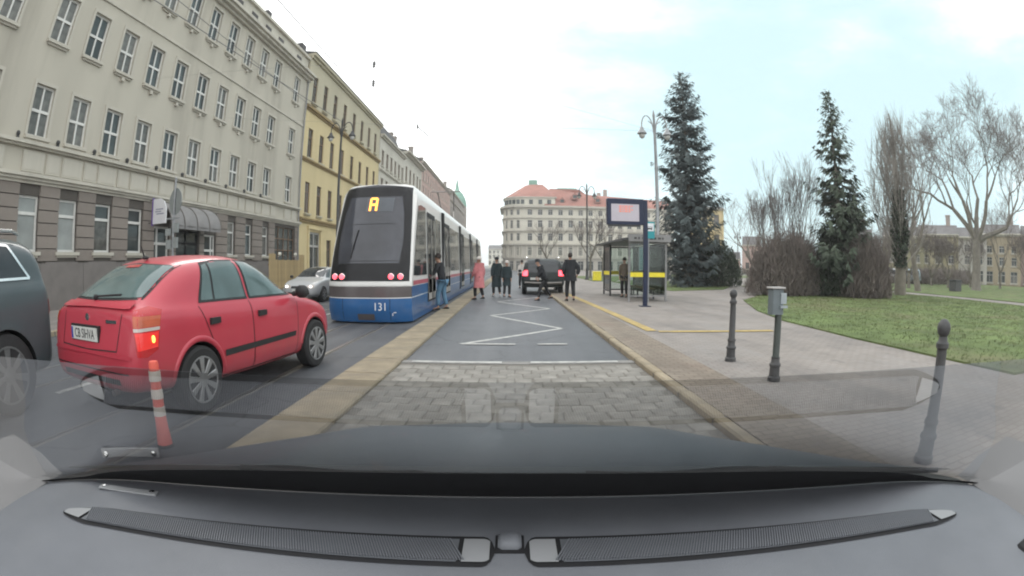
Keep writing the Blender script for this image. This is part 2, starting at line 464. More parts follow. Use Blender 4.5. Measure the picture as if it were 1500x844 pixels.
M['pane'] = mat('window_glass', (0.045, 0.055, 0.055), 0.06, 0.4, 1.2, spec=0.55, rand=0.35)
M['pane_curtain'] = mat('curtained_glass', (0.125, 0.125, 0.115), 0.08, 0.35, 4, spec=0.5, rand=0.3)
M['pane_shop'] = mat('whitened_shop_glass', (0.30, 0.32, 0.31), 0.12, 0.15, 1.5, spec=0.5, rand=0.1)
M['roof_grey'] = mat('grey_roof', (0.13, 0.125, 0.125), 0.8, 0.15, 1.5)
M['roof_dark'] = mat('dark_roof', (0.085, 0.08, 0.08), 0.8, 0.15, 1.5)
M['roof_red'] = mat('red_roof_tiles', (0.33, 0.16, 0.13), 0.9, 0.15, .5, stain=(0.26, 0.15, 0.13), stain_scale=.15)
M['roof_copper'] = mat('green_copper', (0.2, 0.36, 0.29), 0.7, 0.15, 1)
M['yellow_plaster'] = mat('yellow_plaster', (0.57, 0.475, 0.275), 0.9, 0.06, .6, stain=(0.46, 0.38, 0.21), stain_scale=.4, streak=True)
M['beige_plaster'] = mat('beige_plaster', (0.44, 0.405, 0.30), 0.9, 0.07, .6, stain=(0.36, 0.33, 0.25), stain_scale=.4, streak=True)
M['cream_plaster'] = mat('cream_plaster', (0.58, 0.48, 0.27), 0.9, 0.06, .6, stain=(0.45, 0.37, 0.22), stain_scale=.5)
M['yellow_trim'] = mat('ochre_trim', (0.26, 0.19, 0.09), 0.85, 0.1, 1.5)
M['white_plaster'] = mat('white_plaster', (0.52, 0.50, 0.44), 0.9, 0.08, .5, stain=(0.4, 0.38, 0.33), stain_scale=.3, streak=True)
M['pink_plaster'] = mat('pink_plaster', (0.45, 0.33, 0.29), 0.9, 0.08, .5)
M['taupe_plaster'] = mat('taupe_plaster', (0.33, 0.29, 0.26), 0.9, 0.1, .4, stain=(.24, .21, .19), stain_scale=.3, streak=True)
M['red_plaster'] = mat('red_brick_plaster', (0.36, 0.17, 0.13), 0.9, 0.1, .8)
M['far_white'] = mat('pale_far_plaster', (0.60, 0.58, 0.50), 0.9, 0.07, .25, stain=(0.50, 0.48, 0.42), stain_scale=.12)
M['far_stone'] = mat('grey_far_stone', (0.46, 0.435, 0.38), 0.9, 0.08, .25)
for _k, _c in (('mute_red', (.24, .15, .125)), ('mute_green', (.255, .24, .155)), ('mute_yellow', (.31, .28, .185)), ('mute_white', (.40, .385, .35)), ('mute_cream', (.34, .29, .21)), ('mute_pink', (.32, .24, .22)), ('mute_brown', (.25, .18, .16))):
    M[_k] = mat(_k.replace('mute', 'weathered') + '_plaster', _c, .95, .1, .5, stain=tuple(q * .75 for q in _c), stain_scale=.3)
M['dark'] = mat('dark_interior', (0.02, 0.02, 0.022), 0.9, 0.1, 1)

def T_of(A, B):
    d = Vector(B) - Vector(A)
    return Matrix.Translation((A[0], A[1], 0)) @ Matrix.Rotation(math.atan2(d.y, d.x), 4, 'Z'), d.length

def wall(b, T, u0, u1, v0, v1, ops, zones, reveal=0.18, back=None):
    """outer face of a wall with real openings and reveals; zones = [(v_top, material index)]"""
    b.M = T
    us = sorted({u0, u1} | {x for o in ops for x in (o[0], o[1])}); us = [x for x in us if u0 - 1e-6 <= x <= u1 + 1e-6]
    vs = sorted({v0, v1} | {x for o in ops for x in (o[2], o[3])} | {z for z, _ in zones if v0 < z < v1})
    zi = lambda v: next((m for z, m in zones if v < z), zones[-1][1])
    for i in range(len(us) - 1):
        for j in range(len(vs) - 1):
            uc, vc = (us[i] + us[i + 1]) / 2, (vs[j] + vs[j + 1]) / 2
            if any(o[0] < uc < o[1] and o[2] < vc < o[3] for o in ops): continue
            b.add([(us[i], 0, vs[j]), (us[i + 1], 0, vs[j]), (us[i + 1], 0, vs[j + 1]), (us[i], 0, vs[j + 1])], [(0, 1, 2, 3)], zi(vc))
    for a, c, e, f in ops:
        m = zi((e + f) / 2); d = reveal
        b.add([(a, 0, e), (c, 0, e), (c, 0, f), (a, 0, f), (a, d, e), (c, d, e), (c, d, f), (a, d, f)],
              [(0, 4, 5, 1), (1, 5, 6, 2), (2, 6, 7, 3), (3, 7, 4, 0)], m)
    if back:
        b.add([(u0, 0, v0), (u0, 0, v1), (u0, back, v0), (u0, back, v1), (u1, 0, v0), (u1, 0, v1), (u1, back, v0), (u1, back, v1)],
              [(0, 1, 3, 2), (4, 6, 7, 5), (2, 3, 7, 6), (1, 5, 7, 3)], zones[-1][1])
    b.M = Matrix.Identity(4)

_proto = {}
def proto(key, make):
    if key not in _proto: _proto[key] = make()
    return _proto[key]

def window(parent, T, u, v, w, h, cols=(.5,), rows=(.5,), frame='win_white', pane='pane', sill=None, surround=None, depth=0.14, fw=0.07, name='window', curtain=0.25, panes=True):
    """window part (frame mesh) with panes, sill and surround as sub-parts; (u, v) is its centre"""
    key = (round(w, 2), round(h, 2), tuple(cols), tuple(rows), frame, fw)
    xs = [-w / 2] + [-w / 2 + w * c for c in cols] + [w / 2]
    zs = [-h / 2] + [-h / 2 + h * c for c in rows] + [h / 2]
    def mk():
        b = MB()
        b.box(-w / 2, -.035, -h / 2, -w / 2 + fw, .035, h / 2); b.box(w / 2 - fw, -.035, -h / 2, w / 2, .035, h / 2)
        b.box(-w / 2 + fw, -.035, -h / 2, w / 2 - fw, .035, -h / 2 + fw); b.box(-w / 2 + fw, -.035, h / 2 - fw, w / 2 - fw, .035, h / 2)
        for x in xs[1:-1]: b.box(x - fw * .5, -.045, -h / 2 + fw, x + fw * .5, .03, h / 2 - fw)
        for z in zs[1:-1]: b.box(-w / 2 + fw, -.052, z - fw * .6, w / 2 - fw, .025, z + fw * .6)
        return b.mesh(name, M[frame])
    o = link(name, proto(('f',) + key, mk), parent)
    o.matrix_local = T @ Matrix.Translation((u, depth, v))
    pm = pane
    cur = random.choice((0, 1, 1, 2)) if curtain and pane == 'pane' and random.random() < curtain * 2 else 0
    if panes == 'one': xs, zs = [xs[0], xs[-1]], [zs[0], zs[-1]]
    if panes:
        for i in range(len(xs) - 1):
            for j in range(len(zs) - 1):
                pw, ph = xs[i + 1] - xs[i], zs[j + 1] - zs[j]
                pm = 'pane_curtain' if cur == 1 or (cur == 2 and j == 0) else pane
                me = proto(('p', round(pw, 3), round(ph, 3), pm), lambda: MB().box(-pw / 2, -.004, -ph / 2, pw / 2, .004, ph / 2).mesh('pane', M[pm]))
                p = link('pane', me, o, ((xs[i] + xs[i + 1]) / 2, 0.006, (zs[j] + zs[j + 1]) / 2))
                p.rotation_euler = (random.uniform(-.012, .012), 0, random.uniform(-.012, .012))
    if sill:
        me = proto(('s', round(w, 2), sill), lambda: MB().box(-w / 2 - .12, -.30, -.12, w / 2 + .12, .03, 0).box(-w / 2 - .04, -.22, -.2, w / 2 + .04, -.142, -.12).mesh('sill', M[sill]))
        link('sill', me, o, (0, 0, -h / 2))
    if surround:
        def ms():
            b = MB(); t = .13; y0, y1 = -.14 - .045, -.137
            b.box(-w / 2 - t, y0, -h / 2, -w / 2, y1, h / 2 + t); b.box(w / 2, y0, -h / 2, w / 2 + t, y1, h / 2 + t); b.box(-w / 2, y0, h / 2, w / 2, y1, h / 2 + t)
            return b.mesh('surround', M[surround])
        link('surround', proto(('r', round(w, 2), round(h, 2), surround), ms), o)
    return o

def band(parent, T, name, u0, u1, steps, m):
    """a moulding along a facade; steps = [(z0, z1, proud)]"""
    b = MB(); b.M = T
    for k, (z0, z1, p) in enumerate(steps): b.box(u0 - .002 * k, -p, z0, u1 + .002 * k, .05, z1)
    return b.build(name, M[m], parent)

def openings(rows):
    return [(u - w / 2, u + w / 2, z0, z1) for us, z0, z1, w in rows for u in us]

# ---- grey office building on the left
T, _ = T_of((0, 0), (1, 0))
gb = empty('office_building', (-16, 0, 0.1), PI / 2)
tag(gb, 'long grey beige four storey building with white cross windows and brown stone ground floor', 'building')
U = [9.5 + 2.13 * i for i in range(10)] + [32.1]
UL = [6.55, 4.4, 2.3]
W = 1.06
r1, r2, r3 = (5.95, 7.82), (9.5, 11.45), (13.55, 15.6)
gw = [7.35, 9.5, 11.63, 13.72, 15.87]
gw2 = [24.4, 26.5, 28.75]
ops = openings([(U + UL, *r1, W), (U + UL, *r2, W), (U + UL, *r3, W), (gw, 2.05, 3.95, W), (gw2, 2.05, 3.95, .92), ([3.2, 5.2], 2.05, 3.95, W)])
ops += [(17.25, 18.5, .1, 3.3), (19.0, 21.1, .1, 3.2), (21.55, 22.75, .1, 3.1), (30.1, 33.5, 1.7, 4.1)]
b = MB(); wall(b, T, -4, 34.1, -.1, 16.0, ops, [(4.45, 0), (99, 1)], back=13)
b.build('wall', [M['stone_joint'], M['grey_plaster']], gb)
for us, (z0, z1) in ((U + UL, r1), (U + UL, r2), (U + UL, r3)):
    for u in us:
        window(gb, T, u, (z0 + z1) / 2, W, z1 - z0, (.5,), (.5,), sill='grey_trim', surround='grey_trim', fw=.085)
for u in gw + [5.2, 3.2]:
    window(gb, T, u, 3.0, W, 1.9, (), (.68,), pane='pane_shop' if u < 12.5 else 'pane', sill='grey_trim', fw=.09)
for u in gw2:
    window(gb, T, u, 3.0, .92, 1.9, (), (.68,), sill='grey_trim', fw=.08)
window(gb, T, 31.8, 2.9, 3.4, 2.4, (.25, .5, .75), (.33, .66), frame='win_brown', fw=.06, curtain=0)
window(gb, T, 17.875, 1.7, 1.25, 3.2, (.3,), (.75,), frame='win_white', fw=.1, name='glazed_door', curtain=0)
window(gb, T, 20.05, 1.65, 2.1, 3.1, (.5,), (.8,), frame='dark', fw=.1, name='double_door', pane='pane', curtain=0)
window(gb, T, 22.15, 1.6, 1.2, 3.0, (.72,), (.72,), frame='win_white', fw=.1, name='glazed_door', curtain=0)
# rusticated stones between the ground floor openings
edges = sorted([(o[0], o[1]) for o in ops if o[3] < 4.3])
piers, prev = [], -4
for a, c in edges:
    if a - prev > .2: piers.append((prev, a))
    prev = c
piers.append((prev, 34.1))
course = [(1.72 + .44 * k, 1.72 + .44 * (k + 1)) for k in range(6)]
def stone(u0, u1, z0, z1, m='brown_stone'):
    w = u1 - u0
    me = proto(('st', round(w, 2), round(z1 - z0, 2), m), lambda: MB().box(-w / 2 + .002, -.07, 0.018, w / 2 - .002, 0.02, z1 - z0 - .018).mesh('stone', M[m]))
    link('stone', me, gb, ((u0 + u1) / 2, 0, z0))
for a, c in piers:
    n = max(1, round((c - a) / 2.6))
    for z0, z1 in course:
        for k in range(n): stone(a + (c - a) * k / n, a + (c - a) * (k + 1) / n, z0, z1)
for a, c in zip([-4] + [17.0, 23.0], [17.0, 18.9, 34.1]):
    pass
for a, c in ((-4, 17.25), (22.75, 34.1)):
    n = int((c - a) / 2.13)
    for k in range(n):
        u0, u1 = a + (c - a) * k / n, a + (c - a) * (k + 1) / n
        me = proto(('pl', round(u1 - u0, 2)), lambda: MB().box(-(u1 - u0) / 2 + .01, -.12, 0, (u1 - u0) / 2 - .01, .02, 1.66).box(-(u1 - u0) / 2 + .3, -.1, 1.66, (u1 - u0) / 2 - .3, .02, 1.7).mesh('stone', M['plinth']))
        link('stone', me, gb, ((u0 + u1) / 2, 0, 0))
band(gb, T, 'cornice', -4, 34.12, [(4.32, 4.42, .12), (4.42, 4.52, .22), (4.52, 4.64, .32)], 'grey_trim')
band(gb, T, 'ledge', -4, 34.12, [(5.52, 5.6, .16), (5.6, 5.72, .28)], 'grey_trim')
band(gb, T, 'string_course', -4, 34.12, [(12.1, 12.22, .07)], 'grey_trim')
band(gb, T, 'eaves_cornice', -4, 34.3, [(15.95, 16.12, .2), (16.12, 16.3, .45), (16.3, 16.5, .62)], 'grey_trim')
for u in UL + U:
    for d in (0, 1.065):
        wd = 1.12 if d == 0 else .74
        if u + d > 33.7: continue
        me = proto(('pn', wd), lambda: MB().box(-wd / 2, -.055, -.36, wd / 2, .02, .36).box(-wd / 2 + .07, -.068, -.29, wd / 2 - .07, -.05, .29).mesh('panel', M['grey_trim']))
        link('panel', me, gb, (u + d, 0, 5.08))
fl = MB(); fl.ball((0, -.14, .16), .1, 8, 5).box(-.05, -.2, 0, .05, -.08, .08)
flm = fl.mesh('floodlight', mat('floodlight_black', (.05, .05, .05), .5))
for u in U[:-1]:
    link('floodlight', flm, gb, (u - 1.065, -.06, 5.72))
ks = MB().box(-.09, -.14, -.16, .09, .02, 0).mesh('bracket', M['grey_trim'])
for u in U[2:]:
    for z in (r2[0], r3[0]): link('bracket', ks, gb, (u, 0, z - .22))
# attic storey and roof
b = MB(); b.box(-4, .15, 16.5, 34.0, 1.2, 17.9); b.box(-4, -.05, 17.9, 34.05, 1.2, 18.1)
b.build('attic_wall', M['grey_trim'], gb)
for u in UL + U:
    link('attic_window', proto('aw', lambda: MB().box(-.42, -.02, -.28, .42, .04, .28).box(-.5, -.05, -.36, .5, -.02, -.28).mesh('attic_window', M['roof_dark'])), gb, (u, .13, 17.2))
b = MB(); b.prism([(.0, 18.1), (13, 18.1), (9, 20.4), (3, 20.0)], -4, 34.0, 0, 'x'); b.build('roof', M['roof_grey'], gb)
b = MB(); b.box(33.0, .5, 17.9, 33.9, 1.7, 19.2); b.build('chimney', M['roof_dark'], gb)
b = MB(); b.box(29.0, 2.0, 17.75, 29.7, 3.0, 20.6); b.build('chimney', M['roof_dark'], gb)
b = MB(); b.tube([(33.95, -.12, 0), (33.95, -.12, 15.95)], .06, 8); b.build('downpipe', mat('downpipe_zinc', (.25, .25, .25), .5, metal=.4), gb)
# the awning over the entrance: four bulging bays
aw = empty('awning', (-16 + .08, 17.4, 3.40)); tag(aw, 'grey half barrel canvas awning over the dark entrance doors', 'awning')
for k in range(4):
    b = MB(); rings = []
    for i in range(9):
        y = .035 + i / 8 * 1.02; bul = .05 * math.sin(PI * i / 8)
        rings.append([((1.0 + bul) * math.cos(a), y, (1.02 + bul) * math.sin(a)) for a in [PI / 2 * j / 8 for j in range(9)]])
    b.loft(rings, 0, closed=False, caps=False)
    n = len(b.v); b.add([(x * .97, y, z * .97) for x, y, z in b.v], [f[::-1] for f in b.f], 0)
    b.box(.97, .035, -.16, 1.0, 1.055, .02)
    b.build('awning_bay', mat('awning_canvas', (.235, .228, .225), .8, .1, 2) if k == 0 else bpy.data.materials['awning_canvas'], aw, (0, k * 1.09, 0), 60)
for y in (0, 1.09, 2.18, 3.27, 4.36):
    b = MB(); b.tube([(1.02 * math.cos(a), y, 1.04 * math.sin(a)) for a in [PI / 2 * j / 8 for j in range(9)]], .022, 6)
    b.build('awning_rib', M['plinth'], aw)
# white banner sign beside the door
sg = MB(); sg.prism([(-.45, -.55), (.45, -.55), (.45, .1), (.3, .4), (0, .55), (-.45, .55)], -.03, .03, 0, 'y')
so = sg.build('shop_sign', mat('sign_white', (.72, .72, .74), .6, .05)); so.location = (-15.15, 16.75, 3.95); so.rotation_euler = (0, 0, R(-2))
tag(so, 'white shop sign with rounded corner and purple edge beside the awning', 'sign')
e = MB(); e.box(-.52, -.04, -.62, -.44, .04, .6); e.build('sign_edge', mat('purple_edge', (.16, .09, .32), .6), so)
for k, (x0, x1, z) in enumerate(((-.25, .25, .08), (-.28, .12, -.02), (-.2, .3, -.12))):
    e = MB(); e.box(x0, -.036, z - .025, x1, -.029, z + .025)
    e.build('lettering', mat('sign_grey_print', (.3, .3, .38), .7) if k == 0 else bpy.data.materials['sign_grey_print'], so)
for z in (.5, -.5): e = MB(); e.tube([(-.46, 0, z), (-.78, 0, z)], .02, 6); e.build('bracket', M['plinth'], so)

# ---- yellow tenement
yb = empty('yellow_tenement', (-16, 0, 0.1), PI / 2)
tag(yb, 'yellow plastered tenement with beige top storey and dark string courses next to grey building', 'building')
YU = [35.7, 38.2, 40.8, 43.6, 46.6, 49.4, 52.2, 54.9]
ops = openings([(YU, 5.5, 8.0, .98), (YU, 9.95, 12.4, .98), (YU, 14.6, 17.0, .95), (YU[2:], .9, 3.6, 1.1)])
ops += [(36.3, 38.7, .05, 4.1)]
b = MB(); wall(b, T, 34.14, 56.9, -.1, 18.6, ops, [(4.9, 2), (14.1, 0), (99, 1)], back=13)
b.build('wall', [M['yellow_plaster'], M['beige_plaster'], M['cream_plaster']], yb)
for z0, z1, w in ((5.5, 8.0, .98), (9.95, 12.4, .98), (14.6, 17.0, .95)):
    for u in YU: window(yb, T, u, (z0 + z1) / 2, w, z1 - z0, (.5,), (.68,), frame='win_brown', sill='beige_plaster', depth=.12)
for u in YU[2:]: window(yb, T, u, 2.25, 1.1, 2.7, (.5,), (.7,), frame='win_brown')
window(yb, T, 37.5, 2.07, 2.4, 4.05, (.5,), (.72,), frame='win_grey', name='door', fw=.14, curtain=0)
b = MB(); b.M = T; b.box(36.0, -.08, 0, 36.28, .02, 4.3); b.box(38.72, -.08, 0, 39.0, .02, 4.3); b.box(35.9, -.16, 4.29, 39.1, .02, 4.55); b.build('door_surround', M['cream_plaster'], yb)
band(yb, T, 'string_course', 34.14, 56.9, [(9.55, 9.68, .1), (9.68, 9.82, .2)], 'yellow_trim')
band(yb, T, 'upper_string_course', 34.14, 56.9, [(13.75, 13.9, .12), (13.9, 14.12, .26)], 'yellow_trim')
band(yb, T, 'ledge', 34.14, 56.9, [(4.75, 4.95, .14), (4.95, 5.1, .26)], 'yellow_trim')
band(yb, T, 'eaves', 34.14, 57.0, [(18.2, 18.4, .18), (18.4, 18.62, .36)], 'beige_plaster')
b = MB(); b.prism([(-.38, 18.62), (13, 18.62), (13, 18.8), (7, 19.9), (5.5, 19.9), (-.38, 18.75)], 34.2, 57.0, 0, 'x'); b.build('roof', M['roof_dark'], yb)

# ---- more of the terrace down the street
def terrace(name, label, u0, u1, ztop, zones, zmats, us, rows, frame, roof, loc=(-16, 0, 0.1), rz=PI / 2, trims=(), trim='grey_trim', roof_h=2.5, chim=(), extra=None, pane='pane', eave=.5, sur=None, mansard=False, panes=True, depth=12):
    r = empty(name, loc, rz); tag(r, label, 'building')
    ops = openings([(us, z0, z1, w) for z0, z1, w in rows])
    b = MB(); wall(b, T, u0, u1, -.1, ztop, ops, zones, back=depth); b.build('wall', [M[m] for m in zmats], r)
    for z0, z1, w in rows:
        for u in us: window(r, T, u, (z0 + z1) / 2, w, z1 - z0, (.5,), (.66,), frame=frame, pane=pane, depth=.13, sill=trim, surround=sur, panes=panes)
    for z, h, p in trims: band(r, T, 'moulding', u0, u1, [(z, z + h * .5, p * .5), (z + h * .5, z + h, p)], trim)
    band(r, T, 'eaves', u0, u1 + .1, [(ztop - .35, ztop - .15, eave * .5), (ztop - .15, ztop + .05, eave)], trim)
    b = MB()
    if mansard: b.prism([(.15, ztop + .05), (depth, ztop + .05), (depth - 1.5, ztop + roof_h), (1.5, ztop + roof_h)], u0, u1, 0, 'x')
    else: b.prism([(-eave * .8, ztop + .05), (depth, ztop + .05), (depth * .5, ztop + roof_h)], u0, u1, 0, 'x')
    b.build('roof', M[roof], r)
    for u, y, h in chim:
        MB().box(u - .4, y - .4, ztop, u + .4, y + .4, ztop + h).box(u - .48, y - .48, ztop + h, u + .48, y + .48, ztop + h + .2).build('chimney', M['taupe_plaster'], r)
    return r
terrace('ornate_tenement', 'ornate off-white tenement with dark mansard roof beyond the yellow building', 57.05, 71, 17.6, [(5, 1), (99, 0)], ['white_plaster', 'taupe_plaster'],
        [58.6, 60.9, 63.2, 65.5, 67.8, 70.0], [(6, 8.3, 1.1), (10, 12.2, 1.1), (13.8, 15.8, 1.1)], 'win_brown', 'roof_dark', trims=((5, .35, .3), (9, .3, .25), (13, .25, .25)), roof_h=2.9, mansard=True, sur='white_plaster', chim=((69.5, 2, 3.4),))
terrace('balcony_house', 'pale house with flat projecting cornice behind the tram roof', 71.05, 86, 18.6, [(5, 1), (99, 0)], ['white_plaster', 'taupe_plaster'],
        [73, 76, 79, 82, 84.6], [(6, 8.3, 1.2), (10, 12.3, 1.2), (14.2, 16.6, 1.2)], 'win_brown', 'roof_dark', trims=((5, .3, .3), (13.4, .3, .5)), roof_h=2.2, eave=.9, chim=((74, 2.5, 3), (84, 3, 3.2)))
terrace('taupe_tenement', 'greyish pink long tenement further down the street', 86.05, 128, 20.3, [(5, 1), (99, 0)], ['pink_plaster', 'taupe_plaster'],
        [88 + 2.8 * i for i in range(14)], [(6, 8.2, 1.1), (10, 12.2, 1.1), (13.8, 16, 1.1), (17, 18.8, 1)], 'win_grey', 'roof_dark', trims=((5, .3, .25), (9, .3, .2), (13, .3, .2)), roof_h=3.4, chim=((90, 3, 3.5), (101, 3, 3.8), (113, 3, 3.6), (124, 3, 3.6)), panes=True)
ct = terrace('copper_roofed_house', 'tall grey house with green copper corner roof at street end', 128.1, 172, 21.5, [(6, 1), (99, 0)], ['taupe_plaster', 'taupe_plaster'],
        [131 + 3.4 * i for i in range(12)], [(7, 9.3, 1.2), (11, 13.3, 1.2), (15, 17.3, 1.2)], 'win_grey', 'roof_dark', trims=((5.6, .4, .3), (18.5, .3, .4)), roof_h=3, chim=((140, 3, 4), (158, 3, 4)))
b = MB(); b.M = T
b.lathe([(3.3, 21.6), (3.4, 22.2), (3.0, 24.2), (2.0, 26.2), (.7, 27.6), (.5, 29.2), (.1, 31.5)], 12, (168.5, 2.6, 0)); b.build('copper_cupola', M['roof_copper'], ct, smooth=40)
b = MB(); b.M = T; b.lathe([(3.2, 0), (3.2, 21.6)], 14, (168.5, 2.4, 0)); b.build('corner_turret', M['taupe_plaster'], ct, smooth=60)
terrace('street_end_house', 'pale low house closing the far end of the street', -13, -2.3, 11, [(99, 0)], ['far_white'], [-12, -9.6, -7.2, -4.8], [(2, 4, 1.2), (5.5, 7.5, 1.2), (8.6, 10, 1.2)], 'win_grey', 'roof_grey', loc=(0, 290, 0), rz=0, panes=False)

# ---- corner building with the red roof
cb = empty('corner_building', (0, 0, 0)); tag(cb, 'large pale corner building with rounded left end and red tiled roof', 'building')
cen, rad = (3.0, 135.0), 5.0
pts = [(-2.0, 150.0), (-2.0, 135.0)] + [(cen[0] + rad * math.cos(a), cen[1] + rad * math.sin(a)) for a in [PI + PI / 2 * k / 4 for k in (1, 2, 3)]] + [(3.0, 130.0), (46.0, 131.5)]
HT = 17.2
for i in range(len(pts) - 1):
    TT, L = T_of(pts[i], pts[i + 1])
    if i == 0: us = [2, 5, 8, 11]
    elif i < 5: us = [L / 2]
    else: us = [2.2 + 2.75 * k for k in range(15)]
    w = .8 if 0 < i < 5 else 1.25
    lay = [(1.2, 3.2, w + .25), (4.0, 6.3, w), (8.0, 10.0, w), (11.3, 13.5, w), (14.9, 16.4, w)]
    lay = [(.1, 2.6, w + .35)] + lay[1:]
    ops = openings([(us, *r) for r in lay])
    b = MB(); wall(b, TT, 0, L, -.1, HT, ops, [(6.9, 1), (99, 0)], back=12 if i == 5 else None, reveal=.25); b.build('wall', [M['far_white'], M['far_stone']], cb)
    for z0, z1, ww in lay:
        for u in us: window(cb, TT, u, (z0 + z1) / 2, ww, z1 - z0, (.33, .66) if z0 == 4.0 else (.5,), (.7,), frame='win_grey' if z0 != 4 else 'far_white', pane='pane', depth=.2, curtain=.15, fw=.11, panes='one')
    for z, h, p in ((3.25, .35, .3), (6.8, .4, .5), (10.45, .3, .4), (14.0, .25, .3), (16.9, .5, .9)):
        b = MB(); b.M = TT; b.box(-.1, -p, z, L + .1, .1, z + h); b.build('moulding', M['far_stone'], cb)
    if i == 5:
        for u in us:
            b = MB(); b.M = TT; b.box(u - .9, -.55, 10.75, u + .9, -.45, 11.6); b.build('balcony_rail', M['far_stone'], cb)
    if i >= 1:
        for k in range(int(L / 1.375) + 1):
            b = MB(); b.M = TT; b.box(k * 1.375 - .12, -.16, 3.6, k * 1.375 + .12, .05, 6.8); b.build('pilaster', M['far_white'], cb)
# roof: round attic with small windows, then the red slopes
b = MB()
att = [(cen[0] + 4.6 * math.cos(a), cen[1] + 4.6 * math.sin(a)) for a in [PI + PI * .5 * k / 6 for k in range(7)]] + [(12, 130.6), (12, 140), (-1.6, 140)]
b.prism(att, 17.4, 19.6); b.build('attic_storey', M['far_white'], cb)
for k in range(7):
    b = MB(); a = PI + PI * .5 * (k + .2) / 6
    x, y = cen[0] + 4.63 * math.cos(a), cen[1] + 4.63 * math.sin(a)
    b.M = Matrix.Translation((x, y, 18.5)) @ Matrix.Rotation(a + PI / 2, 4, 'Z'); b.box(-.45, -.05, -.6, .45, .05, .6); b.build('attic_window', M['pane'], cb)
for x in (5.5, 8, 10.4): b = MB(); b.M = Matrix.Translation((x, 130.35, 18.5)); b.box(-.5, -.05, -.6, .5, .05, .6); b.build('attic_window', M['pane'], cb)
b = MB(); b.prism([(p[0] + (p[0] - 5) * .06, p[1] + (p[1] - 136) * .06) for p in att], 19.6, 19.9); b.build('attic_cornice', M['far_stone'], cb)
b = MB()
low = [(-1.8, 150), (-1.7, 134), (0.4, 131.2), (4, 130.2), (12.5, 130.2), (12.5, 150)]
top = [(4.2, 146), (4.3, 138), (5.3, 136.6), (7, 136.2), (9.0, 136.2), (9.0, 146)]
b.loft([[(x, y, 19.9) for x, y in low], [(x, y, 24.2) for x, y in top]]); b.build('tower_roof', M['roof_red'], cb)
b = MB()
b.add([(9, 129.9, 17.4), (46, 131.2, 17.4), (46, 150, 17.4), (9, 150, 17.4), (11, 136, 23.0), (19.5, 136.5, 23.0), (21.5, 137, 21.6), (46, 138, 20.6), (46, 146, 20.6), (21, 146, 21.6), (11, 146, 23.0)],
      [(0, 1, 7, 6, 5, 4), (1, 2, 8, 7), (2, 3, 10, 9, 8), (3, 0, 4, 10), (4, 5, 6, 7, 8, 9, 10)])
b.build('roof', M['roof_red'], cb)
for x, z in ((14.0, 19.2), (17.5, 20.5), (23.8, 19.6), (28, 19.2)):
    b = MB(); b.prism([(x - .9, z - 1), (x + .9, z - 1), (x + .9, z), (x, z + .9), (x - .9, z)], 131.2, 135.5, 0, 'y'); b.build('dormer', M['roof_red'], cb)
    b = MB(); b.box(x - .5, 131.12, z - .7, x + .5, 131.22, z + .1); b.build('dormer_window', M['pane'], cb)
b = MB(); b.box(5.2, 138, 24, 7.6, 140, 25.8); b.build('roof_lantern', M['roof_copper'], cb)
b = MB(); b.box(13.5, 139, 22.6, 19, 140.5, 23.7); b.build('roof_ridge', M['roof_copper'], cb)
for x, z in ((25.6, 22.6), (27.5, 23.6)): MB().box(x - .5, 139, 20.5, x + .5, 140, z).build('chimney', M['taupe_plaster'], cb)

# ---- houses beyond the park on the right
terrace('park_house', 'beige three storey house half hidden behind the tall spruce', -3.5, 4.5, 13.2, [(99, 0)], ['cream_plaster'], [-2, .5, 3], [(2, 4, 1.1), (6, 8, 1.1), (10, 12, 1.1)], 'win_brown', 'roof_grey', loc=(38.4, 92, 0), rz=R(-18), roof_h=1.2)
terrace('pink_house', 'small pink house with two windows at the far end of park path', -2.6, 2.6, 7.2, [(99, 0)], ['pink_plaster'], [-1.2, 1.2], [(1.2, 2.8, 1), (4.2, 5.8, 1)], 'win_brown', 'roof_dark', loc=(61, 112, 0), rz=R(-28), roof_h=2.6)
terrace('low_house', 'low pinkish house left of the small pink house across the park', -5, 5, 3.6, [(99, 0)], ['pink_plaster'], [-3, 0, 3], [(1, 2.6, 1.2)], 'win_white', 'roof_dark', loc=(54, 116, 0), rz=R(-26), roof_h=2)
specs = [('red_townhouse', 'red townhouse beyond the poplar across the park', 'mute_red', 7.2, (50.5, 58.5)), ('green_townhouse', 'dull yellow green townhouse behind the leaning bare tree', 'mute_green', 7.8, (57.0, 52.5)),
         ('yellow_townhouse', 'yellow townhouse left of the white arched townhouse', 'mute_yellow', 8.2, (61.2, 48.2)), ('white_townhouse', 'white townhouse with dark openings beside the big bare tree', 'mute_white', 7.9, (64.8, 44.4)),
         ('cream_townhouse', 'cream townhouse behind the big bare tree trunk', 'mute_cream', 8.6, (69, 39.5)), ('pink_townhouse', 'pinkish townhouse at the right edge behind bare branches', 'mute_pink', 8.6, (73.4, 33.8)), ('dark_roof_townhouse', 'red brown townhouse with dark roof farthest right', 'mute_brown', 9.4, (77.6, 27.4))]
for nm, lb, mm, h, (x, y) in specs:
    terrace(nm, lb, -3.6, 3.6, h * .86, [(99, 0)], [mm], [-2.3, 0, 2.3], [(.5, 2.1, 1.3), (2.9, 4.1, 1.0), (4.7, 5.7, 1.0)], 'win_grey', 'roof_grey', loc=(x, y, 0), rz=math.atan2(-x, y) + R(0), roof_h=1.7, depth=8, chim=((2, 4, 3),))
